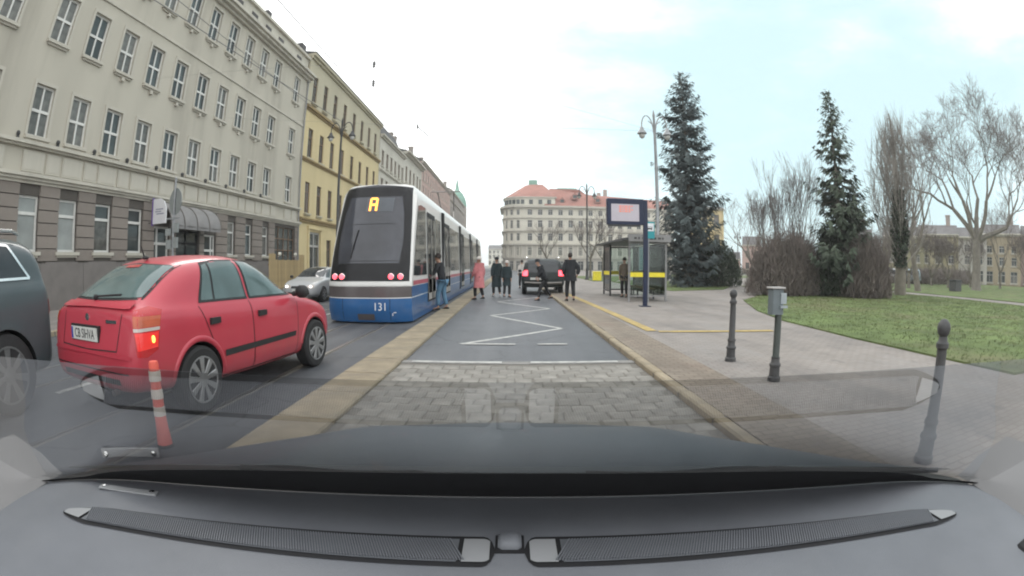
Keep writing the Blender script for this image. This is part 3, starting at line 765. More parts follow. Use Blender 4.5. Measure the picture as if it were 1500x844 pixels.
# ------------------------------------------------------------------ vehicles
def paint_mat(name, rgb, rough=0.32, dirt=(0.2, 0.19, 0.18), coat=0.35):
    m = mat(name, rgb, rough, 0.04, 3, coat=coat, stain=dirt, stain_scale=1.6, stain_amt=0.12)
    n, l = m.node_tree.nodes, m.node_tree.links
    p = n['Principled BSDF']; src = p.inputs['Base Color'].links[0].from_socket
    tc = n.new('ShaderNodeTexCoord'); sp = n.new('ShaderNodeSeparateXYZ'); l.new(tc.outputs['Object'], sp.inputs[0])
    nz = n.new('ShaderNodeTexNoise'); nz.inputs['Scale'].default_value = 6; nz.inputs['Detail'].default_value = 6; l.new(tc.outputs['Object'], nz.inputs['Vector'])
    ad = n.new('ShaderNodeMath'); ad.operation = 'MULTIPLY_ADD'; ad.inputs[1].default_value = .35; l.new(nz.outputs['Fac'], ad.inputs[0]); l.new(sp.outputs['Z'], ad.inputs[2])
    mr = n.new('ShaderNodeMapRange'); mr.inputs['From Min'].default_value = .72; mr.inputs['From Max'].default_value = .38; mr.inputs['To Max'].default_value = .38; l.new(ad.outputs[0], mr.inputs['Value'])
    mx = n.new('ShaderNodeMix'); mx.data_type = 'RGBA'; mx.inputs[7].default_value = (*dirt, 1)      # road dirt splashed on the lower body
    l.new(mr.outputs[0], mx.inputs[0]); l.new(src, mx.inputs[6]); l.new(mx.outputs[2], p.inputs['Base Color'])
    return m
M['red_paint'] = paint_mat('red_paint', (0.43, 0.04, 0.062), .3, (.24, .10, .10))
M['silver_paint'] = paint_mat('silver_paint', (0.42, 0.43, 0.44), .3)
M['dark_paint'] = paint_mat('dark_green_grey_paint', (0.06, 0.078, 0.085), .3, (.13, .14, .14))
M['suv_paint'] = paint_mat('dark_olive_paint', (0.02, 0.026, 0.026), .5, (.035, .04, .036), 0.0)
M['blue_paint'] = paint_mat('pale_blue_paint', (0.33, 0.42, 0.46), .4)
M['own_paint'] = mat('own_car_paint', (0.10, 0.122, 0.14), .42, .1, 2, coat=.12, stain=(.09, .1, .11), stain_scale=2, stain_amt=.5)
M['tyre'] = mat('tyre_rubber', (.022, .022, .023), .85, .2, 8)
M['rim'] = mat('wheel_rim', (.27, .275, .28), .45, .12, 6, metal=.5, stain=(.16, .15, .14), stain_scale=9)
M['black_plastic'] = mat('black_plastic', (.02, .02, .021), .55, .1, 6)
M['car_glass'] = mat('car_glass', (.085, .125, .125), .07, .25, 2.0, spec=.6)
M['car_glass_dark'] = mat('dark_car_glass', (.025, .03, .035), .05, .2, 2, spec=.6)
M['chrome'] = mat('chrome', (.7, .7, .7), .18, .05, 4, metal=1)
M['plate'] = mat('number_plate_white', (.6, .6, .57), .5, .08, 20)
M['plate_ink'] = mat('number_plate_black', (.03, .03, .03), .6)
M['lamp_red'] = mat('tail_lamp_red', (.35, .015, .02), .2, .1, 10, emit=(1, .03, .03), emit_s=.08, coat=.5)
M['lamp_red_on'] = mat('tail_lamp_lit', (.5, .03, .03), .2, .1, 10, emit=(1, .07, .10), emit_s=4.0, coat=.5)
M['lamp_amber'] = mat('tail_lamp_amber', (.36, .07, .03), .2, .15, 10, emit=(1, .2, .04), emit_s=.08, coat=.5)
M['lamp_hot'] = mat('tail_lamp_bulb', (.8, .3, .05), .2, .1, 10, emit=(1, .42, .08), emit_s=3.5)
M['lamp_clear'] = mat('lamp_clear', (.5, .45, .42), .15, .1, 10, coat=.5)
M['lamp_red_dim'] = mat('tail_lamp_glow', (.45, .02, .02), .2, .1, 10, emit=(1, .05, .04), emit_s=.4, coat=.5)
M['lamp_white'] = mat('head_lamp_lit', (.8, .8, .8), .2, emit=(1, .98, .92), emit_s=3)

def car_shell(st, m, arches, arch_r, width, ky=1.0):
    """smooth body from cross-sections (y, W, z_bottom, z_shoulder, z_roof, glasshouse half width low, high), wheel arches cut out"""
    rings = []
    for (y, W, zb, zs, zr, g0, g1) in st:
        tall = zr - zs > .14
        half = [(0, zb), (.8 * W, zb), (.955 * W, zb + .05), (W, zb + min(.24, (zs - zb) * .4)), (W * .995, zs - min(.2, (zs - zb) * .35)), (W * .965, zs - .015), (g0, zs + min(.03, (zr - zs) * .3))]
        if tall: half += [((g0 + g1) / 2 + .022, zs + (zr - zs) * .55), (g1, zr - .06), (g1 * .62, zr - .012), (0, zr)]
        else: half += [(g0 * .86, zs + (zr - zs) * .62), (g0 * .6, zs + (zr - zs) * .85), (g0 * .3, zr - .002), (0, zr)]
        rings.append([(x, y, z) for x, z in half] + [(-x, y, z) for x, z in half[-2:0:-1]])
    b = MB(); b.loft(rings, 0)
    me = b.mesh('body', [m, M['black_plastic']])
    ob = bpy.data.objects.new('body_cage', me)
    s = ob.modifiers.new('s', 'SUBSURF'); s.levels = 2; s.render_levels = 2
    cutters = []
    for k, ya in enumerate(arches):
        c = MB(); c.lathe([(arch_r, -width), (arch_r, -width * .55)], 36, (0, ya, arch_r - .03), 'x'); c.lathe([(arch_r, width * .55), (arch_r, width)], 36, (0, ya, arch_r - .03), 'x')
        cm = c.mesh('arch', [M['black_plastic']]); [setattr(v_.co, 'y', ya + (v_.co.y - ya) * ky) for v_ in cm.vertices]; co = bpy.data.objects.new('arch', cm); scratch.collection.objects.link(co); cutters.append(co)
        bo = ob.modifiers.new('b%d' % k, 'BOOLEAN'); bo.operation = 'DIFFERENCE'; bo.object = co; bo.solver = 'EXACT'; bo.material_mode = 'TRANSFER'
    out = bake(ob)
    bpy.data.objects.remove(ob)
    for c in cutters: bpy.data.objects.remove(c)
    out.polygons.foreach_set('use_smooth', [True] * len(out.polygons)); out.set_sharp_from_angle(angle=R(38))
    if len(out.materials) == 0: out.materials.append(m)
    return out

class Skin:
    """lays patches, strips and lines on a shell by casting on to it"""
    def __init__(s, me):
        s.t = BVHTree.FromPolygons([v.co.copy() for v in me.vertices], [tuple(p.vertices) for p in me.polygons])
    def hit(s, o, d, off):
        p, n, i, _ = s.t.ray_cast(Vector(o), Vector(d))
        if p is None: return None
        if n.dot(Vector(d)) > 0: n = -n
        return p + n * off
    def side(s, y, z, off, sgn=1): return s.hit((sgn * 3, y, z), (-sgn, 0, 0), off)
    def rear(s, x, z, off): return s.hit((x, -4, z), (0, 1, 0), off)
    def front(s, x, z, off): return s.hit((x, 8, z), (0, -1, 0), off)
    def patch(s, b, fn, bot, top, nu, nv, off, m=0, flip=False):
        def at(poly, t):
            t = t * (len(poly) - 1); i = min(int(t), len(poly) - 2); f = t - i
            return [poly[i][k] * (1 - f) + poly[i + 1][k] * f for k in (0, 1)]
        g = []
        for j in range(nv + 1):
            row = []
            for i in range(nu + 1):
                a, c = at(bot, i / nu), at(top, i / nu); v = j / nv
                row.append(fn(a[0] * (1 - v) + c[0] * v, a[1] * (1 - v) + c[1] * v, off))
            g.append(row)
        idx = {}; vs = []; fs = []
        for j in range(nv + 1):
            for i in range(nu + 1):
                if g[j][i] is not None: idx[(i, j)] = len(vs); vs.append(tuple(g[j][i]))
        for j in range(nv):
            for i in range(nu):
                q = [(i, j), (i + 1, j), (i + 1, j + 1), (i, j + 1)]
                if all(k in idx for k in q):
                    f = tuple(idx[k] for k in q); fs.append(f[::-1] if flip else f)
        b.add(vs, fs, m)
        return b
    def line(s, b, fn, pts, w, off, m=0, n=10):
        for (a0, b0), (a1, b1) in zip(pts[:-1], pts[1:]):
            dx, dz = a1 - a0, b1 - b0; L = math.hypot(dx, dz) or 1; px, pz = -dz / L * w / 2, dx / L * w / 2
            s.patch(b, fn, [(a0 - px, b0 - pz), (a1 - px, b1 - pz)], [(a0 + px, b0 + pz), (a1 + px, b1 + pz)], n, 1, off, m)
        return b

def wheel_meshes(r, w, spokes=7, rim='rim', hub=None):
    t = MB(); t.lathe([(r * .66, -w * .5), (r * .9, -w * .52), (r * .985, -w * .4), (r, -w * .2), (r, w * .2), (r * .985, w * .4), (r * .9, w * .52), (r * .66, w * .5)], 32, (0, 0, 0), 'x', 0, True)
    k = MB(); k.lathe([(r * .7, w * .40), (r * .7, w * .53), (r * .66, w * .535), (r * .62, w * .44), (r * .25, w * .46), (r * .2, w * .52), (r * .05, w * .53)], 28, (0, 0, 0), 'x', 0, True)
    for i in range(spokes):
        a = 2 * PI * i / spokes
        k.M = Matrix.Rotation(a, 4, 'X')
        k.add([(w * .47, -r * .075, r * .18), (w * .47, r * .075, r * .18), (w * .5, r * .11, r * .64), (w * .5, -r * .11, r * .64), (w * .53, -r * .05, r * .18), (w * .53, r * .05, r * .18), (w * .55, r * .08, r * .63), (w * .55, -r * .08, r * .63)],
              [(4, 5, 6, 7), (0, 1, 5, 4), (1, 2, 6, 5), (2, 3, 7, 6), (3, 0, 4, 7)])
        k.M = Matrix.Rotation(a + PI / spokes, 4, 'X')
        k.add([(w * .462, -r * .07, r * .3), (w * .462, r * .07, r * .3), (w * .47, r * .1, r * .58), (w * .47, -r * .1, r * .58)], [(0, 1, 2, 3)], 1)
    return t.mesh('wheel', M['tyre'], 40), k.mesh('rim', [M[rim], M['black_plastic']], 30)

def add_wheels(root, ys, track, r, w, tm, rm):
    for y in ys:
        for sx in (1, -1):
            o = link('wheel', tm, root, (sx * track, y, r))
            if sx < 0: o.rotation_euler = (0, 0, PI)
            link('rim', rm, o)

# ---- the red hatchback
RED = [(-.735, .60, .43, .55, .585, .54, .3), (-.715, .755, .35, .63, .665, .68, .4), (-.665, .815, .30, .80, .86, .75, .45), (-.645, .825, .29, .92, .975, .755, .5), (-.58, .835, .28, .938, 1.01, .76, .55), (-.30, .85, .25, .935, 1.22, .755, .565),
       (-.04, .855, .22, .93, 1.36, .755, .575), (.28, .855, .20, .925, 1.405, .755, .58), (.85, .855, .19, .915, 1.425, .755, .585), (1.35, .855, .19, .905, 1.40, .755, .58),
       (1.75, .855, .19, .90, 1.235, .755, .60), (2.12, .855, .19, .893, 1.03, .765, .65), (2.32, .85, .20, .88, .955, .78, .6), (2.75, .84, .21, .83, .895, .76, .5), (3.08, .81, .22, .745, .80, .72, .5), (3.28, .73, .25, .64, .68, .64, .4), (3.38, .58, .31, .53, .57, .5, .3)]
KZ = 1.135
Yc = lambda y: y * .975 if y > 0 else y * 1.27
RED0 = RED
RED = [(Yc(s_[0]), *s_[1:]) for s_ in RED]
car = empty('red_hatchback', (-3.945, 4.10, 0), R(-6.02))
car.scale = (1.05, 1, KZ)
tag(car, 'red five door hatchback with lit tail lamp and silver hubcaps left of the kerb', 'car')
me = car_shell(RED, M['red_paint'], (0.0, Yc(2.61)), .335, .95, KZ)
body = link('body', me, car)
sk = Skin(me)
side = lambda y, z, off: sk.side(Yc(y), z, off, 1)
lside = lambda y, z, off: sk.side(Yc(y), z, off, -1)
tm, rm = wheel_meshes(.302, .19, 9)
add_wheels(car, (0.0, Yc(2.61)), .765, .302, .19, tm, rm)
for w_ in car.children:
    if w_.name.startswith('wheel'): w_.scale = (1, KZ, 1)
for fn, fl in ((side, False), (lside, True)):
    b = MB(); sk.patch(b, fn, [(.10, .965), (.55, .962), (1.02, .955)], [(.34, 1.325), (.62, 1.353), (.985, 1.353)], 12, 8, .004, 0, fl)
    sk.patch(b, fn, [(1.055, .955), (1.55, .95), (2.09, .945)], [(1.035, 1.353), (1.32, 1.335), (1.56, 1.27)], 12, 8, .004, 0, fl)
    b.build('window_seal', M['black_plastic'], car, smooth=60)
    b = MB(); sk.patch(b, fn, [(.40, .982), (.7, .98), (.985, .978)], [(.475, 1.318), (.7, 1.335), (.955, 1.335)], 10, 8, .008, 0, fl); b.build('rear_door_window', M['car_glass'], car, smooth=60)
    b = MB(); sk.patch(b, fn, [(.155, .985), (.365, .983)], [(.345, 1.296), (.44, 1.315)], 6, 8, .008, 0, fl); b.build('quarter_window', M['car_glass'], car, smooth=60)
    b = MB(); sk.patch(b, fn, [(1.085, .975), (1.55, .97), (2.03, .962)], [(1.065, 1.335), (1.31, 1.317), (1.54, 1.255)], 12, 8, .008, 0, fl); b.build('front_door_window', M['car_glass'], car, smooth=60)
    # door skins stand a little proud, so the gaps between them show
    for nm, bot, top, hy in (('rear_door', [(.40, .30), (1.005, .27)], [(.085, .93), (1.015, .925)], .28), ('front_door', [(1.03, .27), (2.05, .28)], [(1.035, .925), (2.12, .90)], 1.22)):
        b = MB(); sk.patch(b, fn, bot, top, 14, 14, .0055, 0, fl); d = b.build(nm, M['red_paint'], car, smooth=60)
        p = fn(hy, .80, .012); hy = Yc(hy)
        sgn = 1 if p.x > 0 else -1
        b = MB(); b.add([(p.x + sgn * dx, hy + dy, .80 + dz) for dx in (-.006, .022) for dy, dz in ((-.085, -.03), (.085, -.025), (.08, .03), (-.08, .03))], [(0, 1, 2, 3), (4, 5, 6, 7), (0, 1, 5, 4), (1, 2, 6, 5), (2, 3, 7, 6), (3, 0, 4, 7)])
        b.build('handle', M['black_plastic'], d)
    b = MB()
    for line in ([(.395, .29), (.08, .94)], [(1.018, .26), (1.022, .94)], [(2.065, .27), (2.13, .905)], [(.42, .262), (2.05, .262)]): sk.line(b, fn, line and line, .012, .003, 0, 12)
    b.build('door_gap', M['black_plastic'], car)
    b = MB(); sk.patch(b, fn, [(.42, .455), (2.0, .475)], [(.42, .515), (2.02, .53)], 16, 2, .016, 0, fl); b.build('side_moulding', M['black_plastic'], car)
    for ya in (0, 2.61):
        b = MB(); pr = []
        for k in range(25):
            a = R(8) + (PI - R(16)) * k / 24; pr.append([((Yc(ya) + rr * KZ * math.cos(a)) / (.975 if Yc(ya) + rr * math.cos(a) > 0 else 1.27), .305 + rr * math.sin(a)) for rr in (.337, .352, .378, .388)])
        g = [[fn(y, z, o) for (y, z), o in zip(row, (.004, .018, .014, .001))] for row in pr]
        vs, fs, ok = [], [], {}
        for i, row in enumerate(g):
            for j, p in enumerate(row):
                if p is not None: ok[(i, j)] = len(vs); vs.append(tuple(p))
        for i in range(24):
            for j in range(3):
                q = [(i, j), (i + 1, j), (i + 1, j + 1), (i, j + 1)]
                if all(k in ok for k in q): fs.append(tuple(ok[k] for k in q))
        b.add(vs, fs); b.build('wheel_arch_lip', M['red_paint'], car, smooth=60)
b = MB(); sk.patch(b, sk.rear, [(-.63, 1.03), (0, 1.022), (.63, 1.03)], [(-.545, 1.305), (0, 1.335), (.545, 1.305)], 14, 10, .003); b.build('rear_window_seal', M['black_plastic'], car, smooth=60)
b = MB(); sk.patch(b, sk.rear, [(-.60, 1.045), (0, 1.037), (.60, 1.045)], [(-.525, 1.295), (0, 1.322), (.525, 1.295)], 14, 10, .007); b.build('rear_window', M['car_glass'], car, smooth=60)
b = MB(); sk.patch(b, sk.rear, [(-.13, 1.288), (.13, 1.288)], [(-.125, 1.312), (.125, 1.312)], 4, 2, .012); b.build('high_brake_lamp', M['lamp_red'], car)
b = MB(); sk.patch(b, sk.front, [(-.62, 1.0), (0, 1.0), (.62, 1.0)], [(-.53, 1.36), (0, 1.385), (.53, 1.36)], 12, 8, .006, 0, True); b.build('windscreen', M['car_glass'], car, smooth=60)
b = MB(); b.tube([(0, -.755, 1.05), (.02, -.75, 1.06), (.40, -.69, 1.075)], .009, 6); b.ball((0, -.75, 1.05), .03, 8, 5); b.build('rear_wiper', M['black_plastic'], car)
# spoiler lip at the foot of the glass, tailgate gap, handle recess, badge
b = MB(); sk.patch(b, sk.rear, [(-.66, .955), (0, .965), (.66, .955)], [(-.63, 1.0), (0, 1.008), (.63, 1.0)], 14, 3, .022); b.build('tailgate_lip', M['red_paint'], car, smooth=60)
b = MB()
sk.line(b, sk.rear, [(-.56, .93), (-.535, .64), (0, .625), (.535, .64), (.56, .93)], .010, .003, 0, 10)
b.build('tailgate_gap', M['black_plastic'], car)
b = MB(); sk.patch(b, sk.rear, [(-.74, .585), (0, .595), (.74, .585)], [(-.74, .612), (0, .622), (.74, .612)], 16, 2, .012); b.build('bumper_edge', M['red_paint'], car, smooth=60)
b = MB(); sk.line(b, sk.rear, [(-.70, .47), (.70, .47)], .012, .004, 0, 14); sk.line(b, sk.rear, [(-.55, .395), (.55, .395)], .05, .004, 0, 12); b.build('bumper_groove', M['black_plastic'], car)
pp = sk.rear(-.06, .745, .0)
b = MB(); b.box(-.285, -.012, -.075, .285, .02, .075); b.build('plate_recess', M['black_plastic'], car, (-.06, pp.y - .006, .75))
pl = MB().box(-.26, -.02, -.056, .26, -.008, .056).build('number_plate', M['plate'], car, (-.06, pp.y - .012, .75))
tx = link('lettering', text_mesh('CB SIHVA', .115, .001, M['plate_ink'], .82), pl, (.015, -.0215, -.002)); tx.rotation_euler = (PI / 2, 0, 0)
MB().box(-.255, -.0225, -.05, -.225, -.0205, .05).build('country_band', mat('plate_blue', (.02, .06, .35), .5), pl)
nb_ = sk.rear(.40, .865, .004)
MB().box(-.085, -.004, -.014, .085, .004, .014).build('model_badge', M['chrome'], car, (.40, nb_.y - .002, .865)).rotation_euler = (0, 0, R(4))
bd = sk.rear(-.06, .885, .004)
b = MB(); b.lathe([(.035, 0), (.035, .008), (.028, .008), (.028, .002)], 18, (0, 0, 0), 'y'); b.box(-.03, -.006, -.004, .03, .004, .004); b.build('badge', M['chrome'], car, (-.06, bd.y - .004, .885))
# tail lamps wrap the corner: seen from behind and from the side
def diag(sgn):
    d = Vector((-sgn * .62, .78, 0)).normalized(); t = Vector((.78, sgn * .62, 0)).normalized()
    return lambda u, z, off: sk.hit(Vector((sgn * .80, -.765, z)) + t * u - d * 2.2, d, off)
for sgn in (1, -1):
    fn = diag(sgn)
    s = lambda pl: pl if sgn > 0 else [(-u, z) for u, z in pl][::-1]
    b = MB(); sk.patch(b, fn, s([(-.06, .61), (.03, .60), (.13, .65)]), s([(-.10, .955), (.04, .985), (.17, .95)]), 10, 10, .004); lampo = b.build('tail_lamp', M['lamp_red'], car, smooth=60)
    b = MB(); sk.patch(b, fn, s([(-.085, .83), (.15, .83)]), s([(-.09, .915), (.16, .91)]), 8, 3, .006); b.build('indicator_lens', M['lamp_amber'], lampo)
    b = MB(); sk.patch(b, fn, s([(-.083, .80), (.148, .80)]), s([(-.085, .825), (.15, .825)]), 8, 2, .006); b.build('reversing_lens', M['lamp_clear'], lampo)
    if sgn > 0:
        p = fn(.085, .735, .012)
        b = MB(); b.ball(tuple(p), .032, 10, 6, 0, (.8, .5, 1.0)); b.build('bulb', M['lamp_hot'], lampo)
        b = MB(); sk.patch(b, fn, s([(-.05, .655), (.125, .67)]), s([(-.07, .79), (.14, .79)]), 6, 6, .008); b.build('brake_lens', M['lamp_red_dim'], lampo)
for sgn in (1, -1):
    b = MB(); b.ball((sgn * .96, 1.98, .985), .11, 12, 8, 0, (.95, .55, .72)); b.tube([(sgn * .80, 2.02, .955), (sgn * .92, 1.99, .965)], .03, 6); b.build('door_mirror', M['black_plastic'], car, smooth=60)
b = MB(); b.ball((0, .02, 1.385), .035, 8, 6, 0, (1, 1.4, .6)); b.tube([(0, .0, 1.39), (0, -.06, 1.50)], [.012, .006], 6); b.build('aerial', M['black_plastic'], car)
b = MB(); b.tube([(.42, -.7, .30), (.42, -.93, .295)], .028, 10); b.build('exhaust', M['steel'], car)
b = MB(); sk.line(b, side, [(-.30, .74), (-.16, .74)], .14, .003, 0, 4); b.build('fuel_flap', M['red_paint'], car)

# ---- simpler cars share one builder
def simple_car(name, label, stations, paint, loc, rz, ys, r, track, glass, windows, rear_win, front_win, cat='car', group=None, spokes=7, lamps=True):
    c = empty(name, loc, rz); tag(c, label, cat, group)
    me = car_shell(stations, paint, ys, r + .035, track + .2); link('body', me, c); s = Skin(me)
    t, k = wheel_meshes(r, .2, spokes); add_wheels(c, ys, track, r, .2, t, k)
    for sg in (1, -1):
        fn = lambda y, z, o: s.side(y, z, o, sg)
        for bot, top in windows:
            b = MB(); s.patch(b, fn, bot, top, 10, 6, .006, 0, sg < 0); b.build('side_window', glass, c, smooth=60)
        b = MB(); b.ball((sg * (track + .2), windows[-1][0][-1][0] - .1, windows[-1][0][-1][1] + .05), .1, 10, 6, 0, (.9, .55, .75)); b.build('door_mirror', M['black_plastic'], c, smooth=60)
    b = MB(); s.patch(b, s.rear, *rear_win, 12, 8, .006); b.build('rear_window', glass, c, smooth=60)
    b = MB(); s.patch(b, s.front, *front_win, 12, 8, .006, 0, True); b.build('windscreen', glass, c, smooth=60)
    return c, s
HATCH = [tuple(x) for x in RED0]
sw = [([(.15, .975), (.98, .965)], [(.36, 1.32), (.96, 1.345)]), ([(1.05, .965), (2.05, .955)], [(1.04, 1.345), (1.54, 1.27)])]
rw_ = ([(-.60, 1.04), (.60, 1.04)], [(-.52, 1.34), (.52, 1.34)]); fw_ = ([(-.62, 1.0), (0, 1.0), (.62, 1.0)], [(-.53, 1.36), (0, 1.385), (.53, 1.36)])
c, s = simple_car('silver_car', 'silver oncoming car with bright headlamps left of the tram', HATCH, M['silver_paint'], (-8.35, 21.2, 0), PI, (0, 2.61), .30, .765, M['car_glass_dark'], sw, rw_, fw_)
for sx in (1, -1):
    b = MB(); s.patch(b, s.front, [(sx * .36, .56), (sx * .68, .58)], [(sx * .38, .70), (sx * .66, .71)], 6, 4, .008, 0, sx > 0); hl = b.build('headlamp', M['lamp_clear'], c)
    p = s.front(sx * .54, .63, .02); MB().ball(tuple(p), .06, 10, 6, 0, (1, .4, 1)).build('bulb', M['lamp_white'], hl)
b = MB(); s.patch(b, s.front, [(-.33, .57), (.33, .57)], [(-.33, .66), (.33, .66)], 8, 2, .008, 0, True); b.build('grille', M['black_plastic'], c)
b = MB(); s.patch(b, s.front, [(-.5, .34), (.5, .34)], [(-.5, .42), (.5, .42)], 8, 2, .008, 0, True); b.build('lower_grille', M['black_plastic'], c)
pf = s.front(0, .48, 0); MB().box(-.26, -.005, -.055, .26, .012, .055).build('number_plate', M['plate'], c, (0, pf.y + .01, .49))

# ---- boxy off-roaders: the dark one stopped ahead and the tall dark one passing on the left
SUV = [(-.80, .70, .50, .72, .76, .6, .4), (-.78, .88, .42, .95, 1.0, .82, .6), (-.70, .93, .38, 1.06, 1.42, .86, .74), (-.62, .935, .36, 1.07, 1.70, .86, .75), (-.30, .94, .34, 1.07, 1.775, .86, .76), (.6, .94, .32, 1.06, 1.79, .86, .76), (1.4, .94, .32, 1.05, 1.75, .86, .75),
       (1.85, .94, .32, 1.05, 1.45, .86, .76), (2.15, .94, .34, 1.04, 1.14, .86, .7), (2.9, .92, .36, .98, 1.04, .82, .6), (3.4, .86, .4, .84, .9, .74, .5), (3.55, .7, .5, .66, .7, .6, .4)]
svw = [([(-.50, 1.12), (.28, 1.11)], [(-.46, 1.64), (.28, 1.68)]), ([(.36, 1.11), (1.05, 1.1)], [(.36, 1.68), (1.05, 1.68)]), ([(1.13, 1.1), (2.0, 1.09)], [(1.13, 1.68), (1.62, 1.55)])]
srw = ([(-.68, 1.10), (.68, 1.10)], [(-.62, 1.66), (.62, 1.66)]); sfw = ([(-.7, 1.13), (0, 1.13), (.7, 1.13)], [(-.62, 1.66), (0, 1.70), (.62, 1.66)])
c, s = simple_car('dark_suv', 'dark off-road car with bright red tail lamps stopped ahead in the bus lane', SUV, M['suv_paint'], (1.62, 24.6, 0), R(-1), (0, 2.7), .36, .80, M['car_glass_dark'], svw, srw, sfw)
for sx in (1, -1):
    b = MB(); s.patch(b, s.rear, [(sx * .66, .92), (sx * .89, .92)], [(sx * .66, 1.24), (sx * .86, 1.24)], 4, 6, .012, 0, sx < 0); tl = b.build('tail_lamp', M['lamp_red'], c)
    b = MB(); s.patch(b, s.rear, [(sx * .67, .93), (sx * .88, .93)], [(sx * .67, 1.18), (sx * .86, 1.18)], 4, 4, .02, 0, sx < 0); b.build('brake_lens', M['lamp_red_on'], tl)
    b = MB(); b.tube([(sx * .70, -.45, 1.80), (sx * .70, -.35, 1.85), (sx * .70, 1.2, 1.85), (sx * .70, 1.3, 1.80)], .022, 6); b.build('roof_rail', M['chrome'], c)
b = MB(); b.tube([(-.80, -.84, .60), (-.3, -.88, .58), (.3, -.88, .58), (.80, -.84, .60)], .06, 8); b.build('bumper_bar', M['steel'], c, smooth=60)
MB().box(-.26, -.93, .66, .26, -.91, .77).build('number_plate', M['plate'], c, (-.30, .0, .08)); c.scale = (1.13, 1, 1)
b = MB(); b.tube([(.5, -.5, .36), (.5, -.92, .34)], .035, 8); b.build('exhaust', M['steel'], c)

SUV2 = [(y, W * 1.0, zb, zs * (1.25 if y < 2.5 else 1.12), zr * (1.05 if zr > 1.35 else 1.25), g0, g1) for (y, W, zb, zs, zr, g0, g1) in SUV]
c, s = simple_car('dark_estate_car', 'dark car with chrome window trim cut off by the left edge of the picture', SUV2, M['dark_paint'], (-5.95, 2.62, 0), PI, (0, 2.8), .43, .82, M['car_glass_dark'],
                  [([(-.42, 1.40), (.28, 1.39)], [(-.12, 1.72), (.28, 1.74)]), ([(.36, 1.39), (1.05, 1.38)], [(.36, 1.74), (1.05, 1.74)]), ([(1.13, 1.38), (1.9, 1.38)], [(1.13, 1.74), (1.55, 1.66)])], ([(-.66, 1.4), (.66, 1.4)], [(-.6, 1.7), (.6, 1.7)]), ([(-.68, 1.42), (0, 1.42), (.68, 1.42)], [(-.6, 1.7), (0, 1.72), (.6, 1.7)]))
M['rim_dark'] = mat('darkened_rim', (.10, .105, .105), .6, .2, 6)  # darker rim colour, so this car's wheels stand out less
for w_ in c.children:
    for r_ in w_.children:
        if r_.name.startswith('rim'): r_.data.materials[0] = M['rim_dark']
for sg in (1, -1):
    b = MB(); fn = lambda y, z, o: s.side(y, z, o, sg)
    s.line(b, fn, [(1.9, 1.375), (.28, 1.385), (-.45, 1.395), (-.13, 1.735), (.28, 1.757), (1.1, 1.757)], .028, .014, 0, 10); b.build('window_trim', M['chrome'], c)
    b = MB(); b.tube([(sg * .70, -.35, 1.87), (sg * .70, -.25, 1.90), (sg * .70, 1.2, 1.90), (sg * .70, 1.3, 1.86)], .02, 6); b.build('roof_rail', M['chrome'], c)
    b = MB(); s.patch(b, s.rear, [(sg * .66, 1.0), (sg * .90, 1.0)], [(sg * .66, 1.16), (sg * .88, 1.16)], 6, 4, .012, 0, sg < 0); b.build('tail_lamp', M['lamp_red'], c)

# parked vehicles across the park
for (x, y, rz, p, lb, nm) in ((46.7, 40.8, R(40), 'blue_paint', 'pale blue parked car right of the poplar trunk across the park', 'parked_car'), (44.5, 43.2, R(44), 'silver_paint', 'whitish parked car left of the poplar trunk across the park', 'parked_car')):
    simple_car(nm, lb, SUV, M[p], (x, y, PAV), rz, (0, 2.7), .36, .80, M['car_glass_dark'], svw, srw, sfw, group='cars parked across the park')
# ------------------------------------------------------------------ tram
M['tram_white'] = mat('tram_white', (.72, .72, .70), .35, .05, 1, coat=.3, stain=(.5, .49, .46), stain_scale=1, stain_amt=.3)
M['tram_blue'] = mat('tram_blue', (.02, .105, .28), .3, .1, 1.5, coat=.4, stain=(.09, .14, .24), stain_scale=1.2, stain_amt=.5)
M['tram_brown'] = mat('tram_grey_band', (.10, .085, .085), .3, .15, 1.2, coat=.4)
M['tram_red'] = mat('tram_red_stripe', (.42, .10, .13), .4, .1, 2)
M['tram_glass'] = mat('tram_dark_glass', (.045, .048, .06), .10, .45, .8, spec=.6)
M['tram_side_glass'] = mat('tram_side_glass', (.03, .036, .036), .05, .3, .8, spec=.7)
M['rubber'] = mat('rubber_black', (.015, .015, .016), .7, .1, 5)
M['led'] = mat('amber_led', (.9, .4, .08), .4, emit=(1, .36, .05), emit_s=2.6)
M['led_off'] = mat('unlit_led_panel', (.085, .095, .11), .2)
M['num_white'] = mat('white_numerals', (.75, .77, .8), .5)
L_TRAM = 30.5
tram = empty('tram', (-3.55, 11.55, 0)); tag(tram, 'low floor tram with dark rear glass, amber route sign and blue skirt numbered 131', 'tram')
def t_hw(z): return 1.11 if z < 1.1 else 1.11 - .06 * (z - 1.1) / 2.2 if z < 3.3 else max(.5, 1.05 - .22 * ((z - 3.3) / .4) ** 2)
def t_y0(z): return .10 * max(0, (.34 - z) / .22) if z < .34 else .03 * (z - .34) if z < 1.0 else .02 + .98 * ((z - 1.0) / 2.4) ** 1.2
def t_ring(z, inset=0.0):
    hw = t_hw(z) - inset; y0 = t_y0(z) + inset; pts = []
    for k in range(17):
        s = -1 + 2 * k / 16; x = hw * (abs(s) ** .8) * (1 if s > 0 else -1)
        pts.append((x, y0 + .36 * abs(x / hw) ** 4, z))
    return pts + [(-x, L_TRAM - (y - 0), z) for x, y, z in pts]
zs = [.05, .34, .5, .64, .66, .80, .93, 1.03, 1.06, 1.3, 1.6, 2.0, 2.4, 2.8, 3.1, 3.3, 3.42, 3.54, 3.62]
b = MB(); rings = [t_ring(z) for z in zs] + [t_ring(3.68, .3)]
b.loft(rings, 0)
n = len(rings[0]); k = 0
